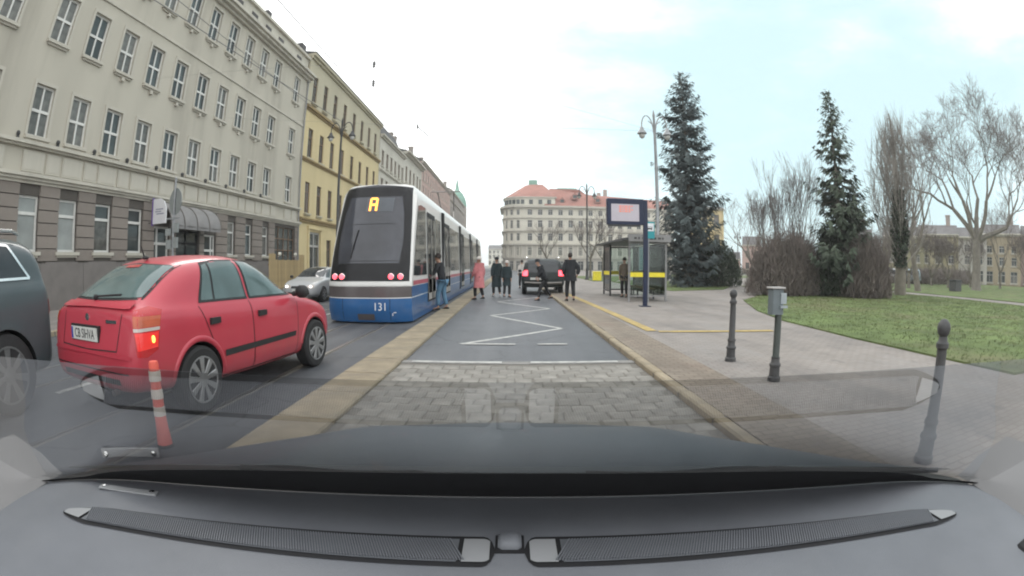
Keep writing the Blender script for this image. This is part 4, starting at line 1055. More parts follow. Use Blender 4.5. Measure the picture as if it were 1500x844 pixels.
for i in range(len(rings) - 1):
    zc = (rings[i][0][2] + rings[i + 1][0][2]) / 2
    for j in range(n):
        m = 1 if zc < .65 else 0
        if .65 < zc < .93: m = 2 if (j < 16) else 1
        b.m[k] = m; k += 1
tme = b.mesh('body', [M['tram_white'], M['tram_blue'], M['tram_brown']], 35)
tb = link('body', tme, tram)
ts = Skin(tme)
b = MB(); ts.patch(b, ts.rear, [(-1.05, 1.06), (0, 1.06), (1.05, 1.06)], [(-.93, 3.54), (0, 3.61), (.93, 3.54)], 24, 26, .012); rg = b.build('rear_window', M['tram_glass'], tram, smooth=60)
M['cabin_dark_band'] = mat('painted_cabin_dark', (.009, .009, .011), .35, .3, 3, spec=.3)  # dark cabin painted round the glass, its paler middle standing in for reflection
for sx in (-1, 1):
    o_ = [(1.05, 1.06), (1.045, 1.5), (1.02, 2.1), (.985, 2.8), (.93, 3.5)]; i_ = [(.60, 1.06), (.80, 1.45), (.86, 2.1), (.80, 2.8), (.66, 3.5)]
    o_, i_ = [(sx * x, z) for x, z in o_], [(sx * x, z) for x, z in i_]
    b = MB(); ts.patch(b, ts.rear, *((i_, o_) if sx > 0 else (o_, i_)), 20, 6, .0145); b.build('cabin_dark_band', M['cabin_dark_band'], rg, smooth=60)
b = MB(); ts.patch(b, ts.rear, [(-1.0, 1.07), (1.0, 1.07)], [(-.95, 1.5), (.95, 1.5)], 20, 6, .0138); b.build('cabin_dark_band', M['cabin_dark_band'], rg, smooth=60)
b = MB(); ts.patch(b, ts.rear, [(-.9, 3.26), (.9, 3.26)], [(-.9, 3.54), (.9, 3.54)], 20, 4, .0138); b.build('cabin_dark_band', M['cabin_dark_band'], rg, smooth=60)
for w_, z_ in ((.98, 1.55), (.62, 2.5)):
    b = MB(); ts.patch(b, ts.rear, [(-w_, z_), (w_, z_)], [(-w_, z_ + .012), (w_, z_ + .012)], 20, 1, .016); b.build('glass_joint', M['rubber'], rg)
b = MB(); ts.patch(b, ts.rear, [(-.22, 2.84), (.52, 2.84)], [(-.22, 3.22), (.52, 3.22)], 8, 4, .017); dp = b.build('route_display', M['led_off'], tram)
b = MB()   # the amber route character, drawn by its LED strokes
x0, z0 = -.11, 2.86
for (ax, az), (bx, bz) in (((0, 0), (0, .34)), ((.17, 0), (.17, .34)), ((.0, .34), (.17, .34)), ((0, .17), (.17, .17))):
    ts.line(b, ts.rear, [(x0 + ax, z0 + az), (x0 + bx, z0 + bz)], .058, .026, 0, 3)
b.build('route_character', M['led'], dp)
for sx in (-1, 1):
    for q, x in enumerate((.86, .64)):
        p = ts.rear(sx * x, 1.17, .014)
        b = MB(); b.lathe([(.085, .0), (.085, -.02), (.07, -.035)], 18, (0, 0, 0), 'y'); h = b.build('tail_lamp', M['chrome'], tram, tuple(p))
        b = MB(); b.lathe([(.072, -.02), (.06, -.045), (.02, -.05)], 16, (0, 0, 0), 'y'); b.build('lens', M['lamp_red_on'], h)
p = ts.rear(.38, .43, .012)
o = link('fleet_number', text_mesh('131', .27, .003, M['num_white'], .92), tram, tuple(p)); o.rotation_euler = (PI / 2, 0, 0)
p = ts.rear(.72, .27, .012)
b = MB(); b.box(-.05, -.006, -.05, -.032, .004, .035); b.box(-.05, -.006, .02, .05, .004, .04); b.build('towing_mark', M['num_white'], tram, tuple(p))
b = MB(); ts.patch(b, ts.rear, [(-1.08, .95), (1.08, .95)], [(-1.08, 1.045), (1.08, 1.045)], 22, 2, .02); b.build('white_strip', M['tram_white'], tram, smooth=60)
b = MB(); b.tube([tuple(ts.rear(-.45, 1.62, .02)), tuple(ts.rear(-.40, 1.95, .04)), tuple(ts.rear(-.33, 2.35, .03))], .014, 6); b.build('rear_wiper', M['rubber'], tram)
for x_ in (-.62, .62):
    b = MB(); ts.line(b, ts.rear, [(x_, .10), (x_, .64)], .012, .004, 0, 8); b.build('panel_gap', M['rubber'], tram)
b = MB(); ts.patch(b, ts.rear, [(-.22, .10), (.22, .10)], [(-.22, .26), (.22, .26)], 6, 3, .008); b.build('coupler_flap', M['tram_brown'], tram)
b = MB(); b.box(-1.0, .5, .05, 1.0, L_TRAM - .5, .2); b.build('underframe', M['rubber'], tram)
for y in (2.0, 3.8, 14, 16, 26, 28):
    for x in (-.5, .5):
        b = MB(); b.lathe([(.28, -.06), (.30, -.05), (.30, .05), (.28, .06)], 20, (x, y, .30), 'x'); b.build('wheel', M['steel'], tram)
def tram_window(y0, y1, z0, z1, sx, name='side_window', m='tram_side_glass'):
    fn = lambda y, z, o: ts.side(y, z, o, sx)
    b = MB(); ts.patch(b, fn, [(y0, z0), (y1, z0)], [(y0, z1), (y1, z1)], 6, 8, .012, 0, sx < 0); return b.build(name, M[m], tram, smooth=60)
for sx in (1, -1):
    fn = lambda y, z, o: ts.side(y, z, o, sx)
    b = MB(); ts.patch(b, fn, [(.55, .95), (L_TRAM - .6, .95)], [(.55, 1.06), (L_TRAM - .6, 1.06)], 60, 1, .006, 0, sx < 0); b.build('red_stripe', M['tram_red'], tram)
    b = MB(); ts.patch(b, fn, [(.60, 1.20), (1.1, 1.18), (2.55, 1.18)], [(1.42, 3.06), (1.8, 3.12), (2.55, 3.12)], 12, 12, .012, 0, sx < 0); b.build('rear_side_window', M['tram_side_glass'], tram, smooth=60)
    for k in range(5):
        y0 = 6.1 * k
        if k: 
            b = MB()
            for q in range(5): b.box(-1.122 + .025 * (q % 2), y0 - .17 + .075 * q, .3, 1.122 - .025 * (q % 2), y0 - .10 + .075 * q, 3.34)
            if sx > 0: b.build('articulation_bellows', M['rubber'], tram)
        a = y0 + (2.75 if k == 0 else .55); e = y0 + (6.1 if k < 4 else 5.2) - .5
        dmid = a + .85
        tram_window(a, a + 1.55, .36, 3.04, sx, 'door_frame', 'rubber')
        for q in (0, 1):
            d = tram_window(a + .06 + q * .74, a + .76 + q * .74, .42, 2.88, sx, 'door')
            d.data.materials[0] = M['tram_side_glass']
            fnd = lambda y, z, o: ts.side(y, z, o, sx)
            b = MB(); yy = a + .06 + q * .74
            for (ya, za, yb2, zb2) in ((yy, .42, yy + .055, 2.88), (yy + .645, .42, yy + .70, 2.88), (yy, .42, yy + .7, .62)):
                ts.patch(b, fnd, [(ya, za), (yb2, za)], [(ya, zb2), (yb2, zb2)], 2, 6, .02, 0, sx < 0)
            b.build('door_rim', M['win_grey'], d)
        seg = (e - (a + 1.65)) / 2
        for q in range(2): tram_window(a + 1.65 + seg * q + .03, a + 1.65 + seg * (q + 1) - .03, 1.22, 2.98, sx)
    b = MB()
for k in range(5):
    b = MB(); b.cbox(-.6, 6.1 * k + 2.2, 3.66, .6, 6.1 * k + 5.2, 3.80, .05); b.build('roof_unit', M['tram_white'], tram)
for a, c in (((-.5, 14.6, 3.6), (-.35, 15.8, 4.5)), ((.5, 14.6, 3.6), (.35, 15.8, 4.5)), ((-.35, 15.8, 4.5), (-.45, 14.9, 5.45)), ((.35, 15.8, 4.5), (.45, 14.9, 5.45)), ((-.8, 14.9, 5.48), (.8, 14.9, 5.48))):
    b = MB(); b.tube([a, c], .03, 6); b.build('pantograph_arm', M['steel'], tram)

# ------------------------------------------------------------------ people
M['skin'] = mat('skin', (.42, .25, .18), .6, .05)
M['hair_dark'] = mat('hair_dark', (.03, .022, .018), .7)
def cloth(nm, c): return mat(nm, c, .9, .15, 6, bump=.25, bscale=30)
def skin_mesh(name, J, E, m, level=1, root=None):
    """one continuous surface grown round a skeleton: J = {joint: ((x, y, z), radius)}"""
    bm = bmesh.new(); lay = bm.verts.layers.skin.verify(); vs = {}
    for k, (p, r) in J.items():
        v = bm.verts.new(p); rr = r if hasattr(r, '__len__') else (r, r); v[lay].radius = rr; vs[k] = v
    for a, c in E: bm.edges.new((vs[a], vs[c]))
    vs[root or next(iter(J))][lay].use_root = True
    me = bpy.data.meshes.new(name); bm.to_mesh(me); bm.free()
    ob = bpy.data.objects.new(name, me)
    sk_ = ob.modifiers.new('k', 'SKIN'); sk_.use_smooth_shade = True; sk_.branch_smoothing = .3
    sb = ob.modifiers.new('s', 'SUBSURF'); sb.levels = level; sb.render_levels = level
    out = bake(ob); bpy.data.objects.remove(ob)
    out.materials.clear(); out.materials.append(m)
    out.polygons.foreach_set('use_smooth', [True] * len(out.polygons))
    return out
def person(label, loc, rz, h, legs, arms, top, bottom, shoe, hat=None, bulk=1.0, coat_len=0.0, hair=True, group=None, lean=0.0, head_turn=0.0):
    """legs = (left swing, right swing) of the foot along y; arms = ((elbow dx, dy, dz), (wrist dx, dy, dz)) per side from the shoulder"""
    r = empty('person', loc, rz); tag(r, label, 'person', group)
    s = h / 1.74; S = lambda x, y, z: (x * s, (y + lean * max(0, z - .9)) * s, z * s)
    J, E = {}, []
    def j(k, p, rad, par=None):
        J[k] = (S(*p), rad * s if not hasattr(rad, '__len__') else tuple(q * s for q in rad))
        if par: E.append((par, k))
    j('pelvis', (0, 0, .94), (.135, .10)); j('waist', (0, .0, 1.10), (.125, .09), 'pelvis'); j('chest', (0, .0, 1.30), (.15, .105), 'waist'); j('collar', (0, -.01, 1.43), (.10, .075), 'chest')
    j('neck', (0, .005, 1.50), .052, 'collar'); j('jaw', (0, .025, 1.565), (.06, .07), 'neck'); j('skull', (0, .015, 1.64), (.075, .092), 'jaw'); j('crown', (0, .005, 1.70), (.05, .065), 'skull')
    j('nose', (.0, .118, 1.61), .014, 'jaw'); j('ear_l', (-.08, .0, 1.615), .016, 'skull'); j('ear_r', (.08, .0, 1.615), .016, 'skull')
    TJ, TE, CJ, CE = {}, [], {}, []
    for i, sx in enumerate((-1, 1)):
        sw = legs[i]; n = 'lr'[i]
        hip, knee, ank = (sx * .09, 0, .88), (sx * .10, sw * .5 + .05 + abs(sw) * .06, .49), (sx * .10, sw - (.03 if sw >= 0 else .0), .09 + max(0, -sw) * .25)
        toe = (sx * .12, sw + .14, .035 + max(0, -sw) * .05)
        j('hip' + n, hip, .085, 'pelvis'); j('knee' + n, knee, .055, 'hip' + n); j('calf' + n, tuple((knee[q] * .6 + ank[q] * .4) for q in range(3)), .052, 'knee' + n); j('ankle' + n, ank, .036, 'calf' + n); j('toe' + n, toe, (.038, .026), 'ankle' + n)
        sh = (sx * .165, -.01, 1.40); el = tuple(sh[q] + arms[i][0][q] for q in range(3)); wr = tuple(el[q] + arms[i][1][q] for q in range(3))
        d = (Vector(wr) - Vector(el)).normalized()
        j('sh' + n, sh, .062, 'collar'); j('el' + n, el, .042, 'sh' + n); j('wr' + n, wr, .028, 'el' + n)
        palm = Vector(wr) + d * .075; j('palm' + n, tuple(palm), (.036, .018), 'wr' + n)
        ax = Vector((0, 1, 0)) if abs(d.y) < .8 else Vector((1, 0, 0)); ax = (ax - d * ax.dot(d)).normalized()
        for q in range(4):
            k1 = palm + d * .035 + ax * (q - 1.5) * .019; k2 = k1 + d * (.045 - .006 * abs(q - 1.3)) + Vector((-sx * .012, 0, 0))
            j('f%d%s' % (q, n), tuple(k1), .0085, 'palm' + n); j('g%d%s' % (q, n), tuple(k2), .0075, 'f%d%s' % (q, n))
        t1 = Vector(wr) + d * .04 + ax * .035; j('th' + n, tuple(t1), .0095, 'wr' + n); j('tt' + n, tuple(t1 + d * .045 + ax * .008), .008, 'th' + n)
        TJ['hip' + n] = (S(*hip), .105 * s); TJ['knee' + n] = (S(*knee), .082 * s); TJ['hem' + n] = (S(*[ank[q] * .9 + knee[q] * .1 for q in range(3)]), .066 * s)
        TE.extend([('root', 'hip' + n), ('hip' + n, 'knee' + n), ('knee' + n, 'hem' + n)])
        CJ['sh' + n] = (S(*sh), .085 * s * bulk); CJ['el' + n] = (S(*el), .068 * s * bulk); CJ['cuff' + n] = (S(*[wr[q] * .92 + el[q] * .08 for q in range(3)]), .052 * s * bulk)
        CE.extend([('collar', 'sh' + n), ('sh' + n, 'el' + n), ('el' + n, 'cuff' + n)])
        f = MB(); a = Vector(S(*ank)); t = Vector(S(*toe)); dd = (t - a); dd.z = 0; dd.normalize(); pp = Vector((dd.y, -dd.x, 0))
        rings = []
        for u, w, hz in ((-.07, .032, .05), (-.05, .042, .085), (.03, .045, .085), (.10, .048, .05), (.165, .038, .035), (.19, .015, .02)):
            c = a + dd * u * s; zb = max(0.0, a.z - .09 * s)
            rings.append([tuple(c + pp * (w * s * math.cos(an)) + Vector((0, 0, zb - c.z + hz * s * (.5 + .5 * math.sin(an))))) for an in [2 * PI * q / 8 for q in range(8)]])
        f.loft(rings); f.build('shoe', shoe, r, smooth=60)
    link('body', skin_mesh('body', J, E, M['skin'], 1, 'pelvis'), r)
    TJ['root'] = (S(0, 0, .95), (.15 * s, .115 * s)); link('trousers', skin_mesh('trousers', TJ, TE, bottom, 1, 'root'), r)
    CJ['waist'] = (S(0, 0, 1.06), (.165 * s * bulk, .13 * s * bulk)); CJ['chest'] = (S(0, 0, 1.30), (.185 * s * bulk, .135 * s * bulk)); CJ['collar'] = (S(0, -.01, 1.44), (.12 * s, .095 * s)); CJ['neckband'] = (S(0, -.005, 1.50), (.075 * s, .07 * s))
    CJ['hem'] = (S(0, 0, .88), (.175 * s * bulk, .145 * s * bulk))
    CE.extend([('hem', 'waist'), ('waist', 'chest'), ('chest', 'collar'), ('collar', 'neckband')])
    ct = link('coat', skin_mesh('coat', CJ, CE, top, 1, 'chest'), r)
    if coat_len:
        b = MB(); rings = []
        for t in (0, .12, .35, .7, 1.0, 1.02):
            z = 1.0 - (coat_len + .14) * min(t, 1.0); fl_ = (1 + .22 * t) * (1 if t <= 1 else .85)
            rings.append([S(math.cos(a) * .155 * bulk * fl_ * (1 + .04 * math.sin(5 * a) * t), math.sin(a) * .125 * bulk * fl_ * (1 + .05 * math.sin(3 * a + 1) * t), z) for a in [2 * PI * q / 18 for q in range(18)]])
        b.loft(rings); b.build('coat_skirt', top, ct, smooth=60)
    hd = S(0, .0, 1.66)
    if hat:
        b = MB(); b.ball((hd[0], hd[1], hd[2] + .035 * s), .108 * s, 12, 8, 0, (.9, 1.05, .95)); b.v = [(x, y, max(z, hd[2] - .0)) for x, y, z in b.v]; b.build('hat', hat, r, smooth=60)
    elif hair:
        b = MB(); b.ball((hd[0], hd[1] - .018 * s, hd[2] + .01 * s), .104 * s, 12, 8, 0, (.87, 1.0, 1.05)); b.v = [(x, y, max(z, hd[2] - .06 * s)) for x, y, z in b.v]; b.build('hair', M['hair_dark'], r, smooth=60)
    return r
DN = ((-.06, -.03, -.27), (.01, .06, -.24)); DNR = ((.06, -.03, -.27), (-.01, .06, -.24))
blk = cloth('black_wool', (.022, .024, .028)); blk2 = cloth('dark_trousers', (.028, .028, .03)); pink = cloth('pink_coat', (.56, .20, .21)); brown = cloth('brown_jacket', (.16, .13, .10)); navy = cloth('dark_teal_coat', (.025, .04, .045)); jeans = cloth('blue_jeans', (.10, .20, .30))
pale = cloth('pale_wool', (.60, .56, .52)); shoe_d = mat('dark_shoes', (.02, .02, .02), .5); shoe_w = mat('white_shoes', (.6, .6, .6), .5)
person('person in dark jacket and trousers walking away on the right kerb', (2.30, 18.6, PAV), R(4), 1.83, (.16, -.14), (((-.10, -.04, -.26), (.05, .13, -.20)), ((.14, -.06, -.24), (-.05, .10, -.21))), blk, blk2, shoe_d, bulk=1.3, lean=.10, coat_len=.12)
person('person in pink coat and pale hat walking beside the tram doors', (-1.30, 20.4, 0), R(55), 1.76, (.16, -.14), (((-.08, .05, -.26), (.04, .16, -.17)), DNR), pink, blk2, shoe_d, hat=pale, coat_len=.36, bulk=1.4)
person('person in long dark coat, black hat and white shoes walking past the tram', (-.62, 22.4, 0), R(20), 1.78, (.18, -.16), (DN, ((.09, .0, -.26), (.0, .12, -.2))), navy, blk2, shoe_w, hat=blk, coat_len=.42, bulk=1.25)
person('person in dark jacket and blue jeans leaning towards the rear tram door', (-2.13, 15.3, .02), R(75), 1.78, (.14, -.10), (((-.08, .12, -.24), (.03, .22, -.10)), ((.08, .05, -.26), (-.01, .14, -.2))), blk, jeans, shoe_d, lean=.22)
person('person in brown jacket standing inside the bus shelter', (4.98, 20.9, PAV), R(150), 1.72, (.03, -.03), (DN, DNR), brown, blk2, shoe_d, coat_len=.12)
person('person in pale jacket left of the dark off-road car in the distance', (0.72, 30.5, 0), R(10), 1.75, (.14, -.1), (DN, DNR), pale, blk2, shoe_d)
person('tiny dark dressed person far away on the park path', (39.5, 79, PAV), R(80), 1.75, (.15, -.1), (DN, DNR), blk, blk2, shoe_d)
person('stooping person in dark clothes crossing the bus lane right behind the dark off-road car', (1.42, 20.1, 0), R(88), 1.66, (.30, -.30), (((-.05, .14, -.24), (.03, .16, -.16)), ((.05, .12, -.25), (-.02, .12, -.2))), blk, blk2, shoe_d, hat=blk, bulk=1.2, lean=.42)
person('person in dark teal coat with pale hood beside the black hatted person by the tram', (-.16, 22.0, 0), R(200), 1.62, (.12, -.1), (DN, DNR), navy, blk2, shoe_d, hat=pale, bulk=1.15, coat_len=.3)
# ------------------------------------------------------------------ street furniture
M['iron'] = mat('dark_cast_iron', (.055, .056, .058), .55, .2, 8, bump=.2, stain=(.11, .10, .09), stain_scale=7, stain_amt=.4)
M['steel_blue'] = mat('dark_blue_steel', (.012, .02, .052), .4, .12, 4)
M['frame_dark'] = mat('shelter_frame', (.05, .052, .056), .45, .12, 4)
M['frame_grey'] = mat('shelter_grey', (.24, .24, .24), .5, .1, 4)
M['shelter_glass'] = clear_mat('shelter_glass', (.86, .92, .90), 1.3)
M['yellow_film'] = mat('yellow_film', (.85, .72, .05), .6, .08, 6)
M['zinc'] = mat('galvanised_steel', (.30, .31, .32), .5, .12, 5, metal=.5)

BOL = [(.085, 0), (.085, .05), (.070, .065), (.066, .18), (.076, .19), (.076, .215), (.058, .235), (.055, .29), (.063, .30), (.063, .325), (.050, .345), (.043, .84), (.056, .855), (.056, .885), (.042, .90), (.036, .935), (.052, .955), (.060, .99), (.052, 1.025), (.028, 1.05), (.008, 1.056)]
bb = MB(); bb.lathe(BOL[:9], 16); bs = MB(); bs.lathe(BOL[8:16], 16); bh = MB(); bh.lathe(BOL[15:], 16)
def bollard(loc, label, rz=0.0, tilt=0.0):
    r = empty('bollard', loc, rz); r.rotation_euler = (0, tilt, rz); tag(r, label, 'bollard', 'cast iron bollards along the pavement edge')
    for nm, q, z in (('base', bb, 0), ('shaft', bs, 0), ('finial', bh, 0)):
        link(nm, proto(('bol', nm), lambda: q.mesh(nm, M['iron'], 40)), r)
    return r
bollard((3.23, 6.50, PAV), 'dark cast iron bollard with ball top, the farthest one near the yellow line')
bollard((3.02, 2.285, PAV), 'dark cast iron bollard with ball top, the nearest one standing before the lawn')
px = empty('meter_post', (3.22, 5.165, PAV)); tag(px, 'dark green post carrying a small grey box between the two bollards', 'post')
link('base', bb.mesh('base', M['iron'], 40), px)
MB().lathe([(.050, .29), (.046, .3), (.044, 1.12), (.03, 1.13)], 14).build('shaft', mat('green_post', (.05, .06, .055), .5, .2, 6), px, smooth=40)
q = MB(); q.cbox(-.125, -.055, .82, .045, .075, 1.13, .012); bx = q.build('box', mat('grey_box', (.13, .155, .165), .5, .15, 6), px)
MB().box(-.01, -.07, .95, .075, -.056, 1.08).box(-.02, -.085, .90, .085, -.056, .93).build('slot_plate', mat('pale_plate', (.30, .34, .36), .4), bx)
MB().cbox(-.14, -.075, 1.13, .06, .09, 1.15, .006).build('lid', mat('box_lid', (.33, .32, .31), .6), bx)

# striped flexible post in the near left lane divider
fp = empty('flexible_post', (-2.84, 3.0, 0)); tag(fp, 'red flexible lane post with pale reflective bands beside the red car', 'post')
M['fp_red'] = mat('post_red', (.62, .10, .07), .55, .1, 8); M['fp_white'] = mat('post_band', (.55, .50, .45), .5, .1, 12)
zz = [0, .15, .25, .32, .39, .46, .53, .60, .70, .72]
rr = [q * 1.28 for q in (.058, .046, .042, .041, .040, .039, .038, .037, .036, .03)]
b = MB(); b.lathe([(.085, 0), (.085, .015), (.07, .025)], 20); b.build('foot', M['black_plastic'], fp)
b = MB(); b.lathe(list(zip(rr, zz)), 18); b.build('post', M['fp_red'], fp, smooth=40)
for za, zb in ((.27, .35), (.415, .495), (.56, .645)):
    b = MB(); b.lathe([(.0565, za), (.0545, zb)], 18, caps=False); b.build('reflective_band', M['fp_white'], fp, smooth=40)

# bus stop information display on a blue pole
td = empty('information_display', (4.58, 16.1, PAV)); tag(td, 'electronic departure display on a dark blue pole beside the bus shelter', 'display')
b = MB(); b.cbox(-.075, -.06, 0, .075, .06, 3.62, .01); b.build('pole', M['steel_blue'], td)
MB().box(-.18, -.18, 0, .18, .18, .025).build('base_plate', M['steel_blue'], td)
b = MB(); b.cbox(-1.36, -.11, 2.76, -.077, .11, 3.64, .02); cs = b.build('casing', M['steel_blue'], td)
M['screen'] = mat('display_screen', (.38, .36, .40), .3, .06, 3, emit=(.62, .56, .62), emit_s=.18)
MB().box(-1.22, -.118, 2.87, -.25, -.111, 3.45).build('screen', M['screen'], cs)
M['screen_red'] = mat('display_red_text', (.6, .2, .15), .4, emit=(.75, .25, .18), emit_s=.35)
b = MB()
rnd = random.Random(5)
for k in range(4):
    x = -.95
    for w in (.09, .05, .12, .07, .06)[:5 - k % 2]: b.box(x, -.122, 3.36 - k * .062, x + w, -.1185, 3.40 - k * .062); x += w + .022
b.build('display_text', M['screen_red'], cs)
MB().box(-1.30, -.09, 2.70, -.2, .09, 2.757).build('speaker_bar', M['frame_dark'], td)

# teal stop flag
sf = empty('stop_sign', (5.24, 18.0, PAV)); tag(sf, 'teal stop flag with white square and bus symbol beside shelter', 'sign')
MB().lathe([(.03, 0), (.03, 3.12)], 12).build('pole', M['zinc'], sf)
M['teal'] = mat('stop_teal', (.03, .30, .34), .45, .06)
MB().cbox(-.16, -.045, 2.42, .24, -.033, 3.06, .004).build('flag', M['teal'], sf)
MB().box(-.125, -.051, 2.70, .205, -.0455, 3.0).build('white_square', M['num_white'], sf)
b = MB(); b.box(-.06, -.056, 2.77, .14, -.0515, 2.87); b.box(-.045, -.0565, 2.75, -.015, -.0515, 2.77); b.box(.095, -.0565, 2.75, .125, -.0515, 2.77); b.build('bus_symbol', M['rubber'], sf)
b = MB(); b.box(-.04, -.0585, 2.82, .12, -.0565, 2.855); b.build('symbol_window', M['num_white'], sf)

# bus shelter
sh = empty('bus_shelter', (0, 0, PAV)); tag(sh, 'glass bus shelter with dark frame and yellow band across the panes', 'bus shelter')
X0, X1, Y0, Y1, HS = 4.55, 6.05, 18.3, 23.4, 2.32
for x, y in ((X0, Y0), (X1, Y0), (X1, Y1), (X0, Y1), (X1, (Y0 + Y1) / 2), (X0, Y1 - 1.5)):
    MB().box(x - .035, y - .035, 0, x + .035, y + .035, HS).build('post', M['frame_dark'] if y > Y0 + .1 else M['frame_grey'], sh)
b = MB(); b.loft([[(X0 - .35, y, HS + .02), (X0 - .35, y, HS + .10), (X0 + .3, y, HS + .2), ((X0 + X1) / 2, y, HS + .25), (X1 + .1, y, HS + .14), (X1 + .1, y, HS + .02)] for y in (Y0 - .25, Y1 + .25)]); b.build('roof', M['frame_dark'], sh)
MB().box(X0 - .1, Y0 - .30, HS - .02, X1 + .12, Y0 - .255, HS + .26).build('name_board', M['frame_grey'], sh)
for k, w in enumerate((.10, .07, .11, .06, .10, .08, .12, .07)): b = MB(); b.box(X0 + .12 + k * .16, Y0 - .306, HS + .07, X0 + .12 + k * .16 + w, Y0 - .301, HS + .15); b.build('board_letter', M['iron'], sh)
def glass_panel(x0, y0, x1, y1, z0=.22, z1=HS - .06):
    T, L = T_of((x0, y0), (x1, y1))
    b = MB(); b.M = T; b.box(.04, -.006, z0, L - .04, .006, z1); g = b.build('glass_panel', M['shelter_glass'], sh)
    b = MB(); b.M = T; b.box(.04, -.013, .95, L - .04, .013, 1.12); b.build('yellow_band', M['yellow_film'], g)
    for z in (z0, z1): b = MB(); b.M = T; b.box(.03, -.02, z - .03, L - .03, .02, z + .03); b.build('rail', M['frame_dark'] if y0 != y1 or y0 > Y0 + 1 else M['frame_grey'], g)
glass_panel(X0, Y0, X1, Y0); glass_panel(X0, Y1, X1, Y1); glass_panel(X1, Y0, X1, (Y0 + Y1) / 2); glass_panel(X1, (Y0 + Y1) / 2, X1, Y1); glass_panel(X0, Y1 - 1.5, X0, Y1)
bn = MB().box(X1 - .56, Y0 + .95, .40, X1 - .10, Y1 - 1.25, .438).build('bench', M['frame_dark'], sh)
bw = mat('bench_wood', (.17, .12, .08), .7)
for k in range(4): b = MB(); b.box(X1 - .55 + k * .11, Y0 + .9, .44, X1 - .55 + k * .11 + .09, Y1 - 1.2, .475); b.build('slat', bw, bn)
for y in (Y0 + 1.1, (Y0 + Y1) / 2, Y1 - 1.4):
    for x in (X1 - .5, X1 - .2): b = MB(); b.box(x, y - .03, 0, x + .06, y + .03, .40); b.build('leg', M['frame_dark'], bn)
pt = MB().box(4.95, Y0 + .02, .9 + .3, 5.35, Y0 + .04, 2.1).build('timetable', mat('timetable_paper', (.42, .5, .52), .6, .1, 8), sh)
b = MB()
for k in range(9): b.box(4.99, Y0 + .014, 1.28 + k * .085, 5.31, Y0 + .0185, 1.31 + k * .085)
b.build('timetable_print', mat('timetable_teal', (.10, .35, .38), .7), pt)

# lamps: a tall post with curved arms and hanging lanterns
def street_lamp(loc, h, label, arms=(-1, 1), reach=.75, rz=0.0, m=None, group='street lamps with hanging lanterns'):
    m = m or M['iron']
    r = empty('street_lamp', loc, rz); tag(r, label, 'street lamp', group)
    b = MB(); b.lathe([(.20, 0), (.20, .12), (.15, .2), (.13, 1.0), (.15, 1.05), (.09, 1.15), (.085, h * .6), (.06, h), (.075, h + .04), (.02, h + .35)], 12); b.build('post', m, r, smooth=40)
    for sx in arms:
        b = MB(); b.tube([(sx * (.05 + reach * (1 - math.cos(a)) / 2), 0, h - .9 + .75 * math.sin(a) + .35 * a / PI) for a in [PI * k / 10 for k in range(11)]], .032, 8)
        b.tube([(0, 0, h - .5), (sx * reach * .5, 0, h - .25)], .02, 6)
        zt = h - .9 + .35; xt = sx * (.05 + reach)
        b.build('arm', m, r, smooth=60)
        b = MB(); b.lathe([(.03, 0), (.05, -.05), (.10, -.10), (.12, -.2), (.24, -.36), (.245, -.40), (.12, -.41)], 14, (xt, 0, zt)); ln = b.build('lantern', m, r, smooth=40)
        b = MB(); b.lathe([(.13, -.41), (.16, -.45), (.13, -.58), (.03, -.66)], 12, (xt, 0, zt)); b.build('lantern_glass', mat('lantern_glass', (.45, .45, .43), .2) if 'lantern_glass' not in bpy.data.materials else bpy.data.materials['lantern_glass'], ln, smooth=60)
    return r
street_lamp((7.15, 22.9, PAV), 8.9, 'tall grey lamp post with hanging lantern in front of the large spruce', m=M['zinc'], reach=.62)
street_lamp((7.35, 46.4, PAV), 9.0, 'dark lamp post with two lanterns standing before the red roofed corner building', reach=.7)
street_lamp((-10.9, 29.3, .12), 10.6, 'tall dark lamp post with lanterns in front of the yellow tenement', reach=.7)
street_lamp((45.6, 90.0, PAV), 8.3, 'distant lamp post standing by the low pinkish house across the park', reach=.6)

# traffic sign seen from behind on the left pavement
ps = empty('traffic_sign', (-10.75, 12.65, .12)); tag(ps, 'round traffic sign seen from behind on a grey pole near the awning', 'traffic sign')
MB().lathe([(.04, 0), (.04, 4.25), (.02, 4.27)], 10).build('pole', M['zinc'], ps)
dsc = MB(); dsc.lathe([(.44, 0), (.44, .02), (.41, .035), (.05, .035)], 28, (0, 0, 3.48), 'y'); do = dsc.build('disc', mat('sign_back', (.25, .27, .265), .6, .1, 3), ps, (0, .05, 0)); do.rotation_euler = (0, 0, R(-20))
for x, z, w, hh in ((-.20, 2.5, .16, .22), (.16, 2.62, .16, .30), (-.16, 2.1, .14, .3), (.15, 2.15, .14, .34)):
    MB().box(x - w / 2 - .08, -.03, z - hh / 2, x + w / 2, .03, z + hh / 2).build('small_plate', bpy.data.materials['sign_back'], ps)
MB().box(-.3, -.045, 2.9, .3, -.035, 2.95).build('clamp', M['zinc'], ps)

